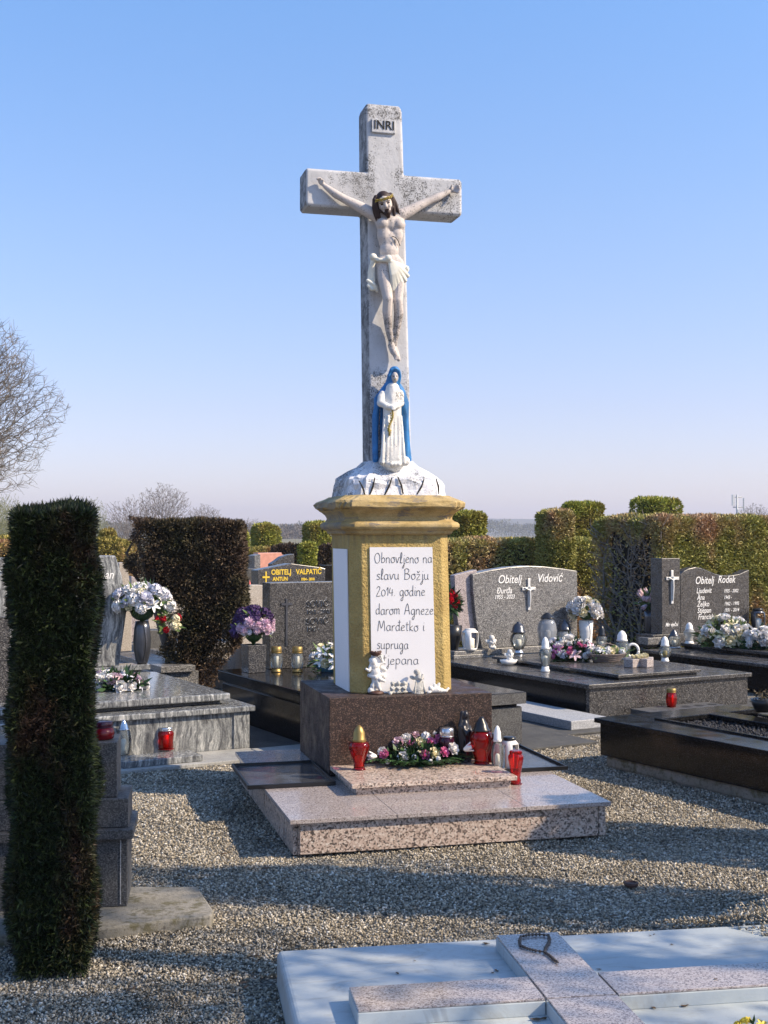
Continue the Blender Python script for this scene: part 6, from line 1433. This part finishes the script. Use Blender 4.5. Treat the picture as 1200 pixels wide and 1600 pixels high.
# far woods and hills
def woods(name, x0, x1, Y, h, n, s, mat, seed, kind='stuff', zb=-2):
    r_ = np.random.default_rng(seed); X = x0 + (x1 - x0) * r_.random(n); Yy = Y + 30 * r_.random(n) * (Y / 200)
    prof = h * (.62 + .2 * np.sin(X * 2.0 / h) * np.sin(X * .7 / h + 1) + .10 * np.sin(X * 9.0 / h + 2 * np.sin(X * 3 / h)) + .08 * np.sin(X * .3 / h)); Z = zb + prof * np.sqrt(r_.random(n))
    V, Fc = blades(np.c_[X, Yy, Z], r_.normal(0, 1, (n, 3)) + [0, -.5, .8], s, s * .35, .6); o = link(name, raw_mesh(name, V, Fc, mat)); o['kind'] = kind
island('far_wood', [(0, (.13, .11, .09)), (1, (.18, .155, .125))], 1)
island('far_green', [(0, (.09, .10, .05)), (1, (.12, .125, .065))], 1)
woods('far_wood', -75, 8, 420, 8.5, 26000, 1.0, 'far_wood', 1)
woods('far_wood', -420, 700, 1000, 17, 70000, 2.0, 'far_green', 2)
def hill(name, x0, x1, Y, z, seed, dep=500):
    m = MB(); n = 60; rows = []
    for j in range(7):
        s = j / 6; row = []
        for i in range(n + 1):
            x = x0 + (x1 - x0) * i / n; zz_ = z * (.80 + .13 * math.sin(i * .21 + seed) + .07 * math.sin(i * .63 + seed * 2)) * math.sin(s * 1.57) ** .8
            row.append((x, Y + dep * s, zz_ - 3))
        rows.append(row)
    m.loft(rows, cap=False, close=False); o = put(m, name, 'hill_wood', smooth=True); o['kind'] = 'structure'
mm_, nt_, b_ = nodes('hill_wood'); v_ = coord(nt_)
nt_.links.new(ramp(nt_, noise(nt_, v_, .03, 8, .7), [(.35, (.035, .05, .02)), (.6, (.08, .09, .035)), (.75, (.15, .14, .07))]), b_.inputs['Base Color']); b_.inputs['Roughness'].default_value = 1; MATS['hill_wood'] = mm_
hill('hills', -1500, 1900, 1900, 36, 1.0)
# antenna mast
p = PY(1152, 835, 75); t = thing('antenna_mast', 'pale cell antenna mast with two panel antennas above the right hedge', 'mast', (p.x, 75, -1))
zt = PY(1152, 773, 75).z + 1; m = MB(); m.tube([(0, 0, 0), (0, 0, zt)], .06, 8); m.tube([(-.25, 0, zt - .75), (.42, 0, zt - .75)], .035, 6); m.tube([(-.2, 0, zt - .15), (.3, 0, zt - .15)], .03, 6); put(m, 'pole', 'mast_grey', t, smooth=True)
m = MB(); m.box(-.30, -.17, -.1, .1, zt - .65, zt + .0); put(m, 'panel_antenna', 'white_plastic', t); m = MB(); m.box(.36, .41, -.05, .05, zt - .95, zt - .2); put(m, 'panel_antenna', 'mast_grey', t); m = MB(); m.box(-.02, .10, -.22, -.10, zt - 1.25, zt - .9); put(m, 'junction_box', 'white_plastic', t)

# ================================================================== trees and added, unseen hedge pieces off to the right whose shade falls across the path
def shade_tree(label, x, y, h, rx, rz, n, seed):
    t = thing('evergreen_tree', label, 'tree', (x, y, 0)); r_ = np.random.default_rng(seed)
    m = MB(); m.tube([(0, 0, -.1), (.05, 0, h * .5), (0, .05, h * .85)], [.16, .10, .04], 8); put(m, 'trunk', 'bark', t, smooth=True)
    D = r_.normal(0, 1, (n, 3)); D /= np.linalg.norm(D, axis=1)[:, None]; cl = r_.normal(0, 1, (46, 3)); cl /= np.linalg.norm(cl, axis=1)[:, None]
    k = r_.integers(0, 46, n); C = cl[k] * np.array([rx, rx, rz]) * (.35 + .5 * r_.random(46))[k][:, None]
    P = C + D * (.30 * r_.random(n) ** .5)[:, None] + np.array([0, 0, h - rz])
    V, Fc = blades(P, D, .09, .035); link('crown', raw_mesh('crown', V, Fc, 'yew_dark'), t); return t

hedge('clipped_yew', 'tall slim unseen yew column added off to the right to cast the long shadow band', 'hedge', Frame(3.3, 4.50, 13), 0, .55, 0, .50, .02, 3.3, 14000, .06, .02, 'yew_dark', 'yew_core', r=.1)  # column put out of view, shaped to throw the shadow band
shade_tree('tall dark evergreen standing off to the right of the path, shading the foreground', 5.0, 3.35, 7.2, 1.9, 2.5, 8500, 3)
shade_tree('smaller evergreen standing off to the right nearer the photographer', 6.6, 1.2, 6.0, 1.5, 2.3, 7000, 4)
hedge('clipped_hedge_block', 'unseen square clipped hedge block added off to the right to shade the plinth', 'hedge block', Frame(3.0, 5.75, 12), 0, .8, 0, .5, .02, 1.8, 9000, .07, .03, 'thuja_green', 'thuja_core')  # block put out of view to shade the plinth front

# ------------------------------------------------------------------ haze
m = MB(); m.box(-1700, 2000, -60, 2900, -8, 60)
hz = put(m, 'haze', None, None); hz['kind'] = 'stuff'
hm = bpy.data.materials.new('haze'); hm.use_nodes = True; hn = hm.node_tree; hn.nodes.clear()
ho = hn.nodes.new('ShaderNodeOutputMaterial'); pv = hn.nodes.new('ShaderNodeVolumePrincipled')
pv.inputs['Color'].default_value = (.86, .88, 1.0, 1); pv.inputs['Density'].default_value = .00045; pv.inputs['Anisotropy'].default_value = .2
hn.links.new(pv.outputs[0], ho.inputs['Volume']); hz.data.materials.append(hm)

p = U(1180, 1622, .13); bouquet('yellow flowers lying on the foreground slab at the bottom right corner', p, (.05, .04, .04), [('rose', 'yellow_petal', 1.0), ('lily', 'yellow_petal', .8)], 9, 40, 6, (.03, .012), fsize=.02, h=.01, minz=.0, stems=False, cat='flowers', name='flowers')
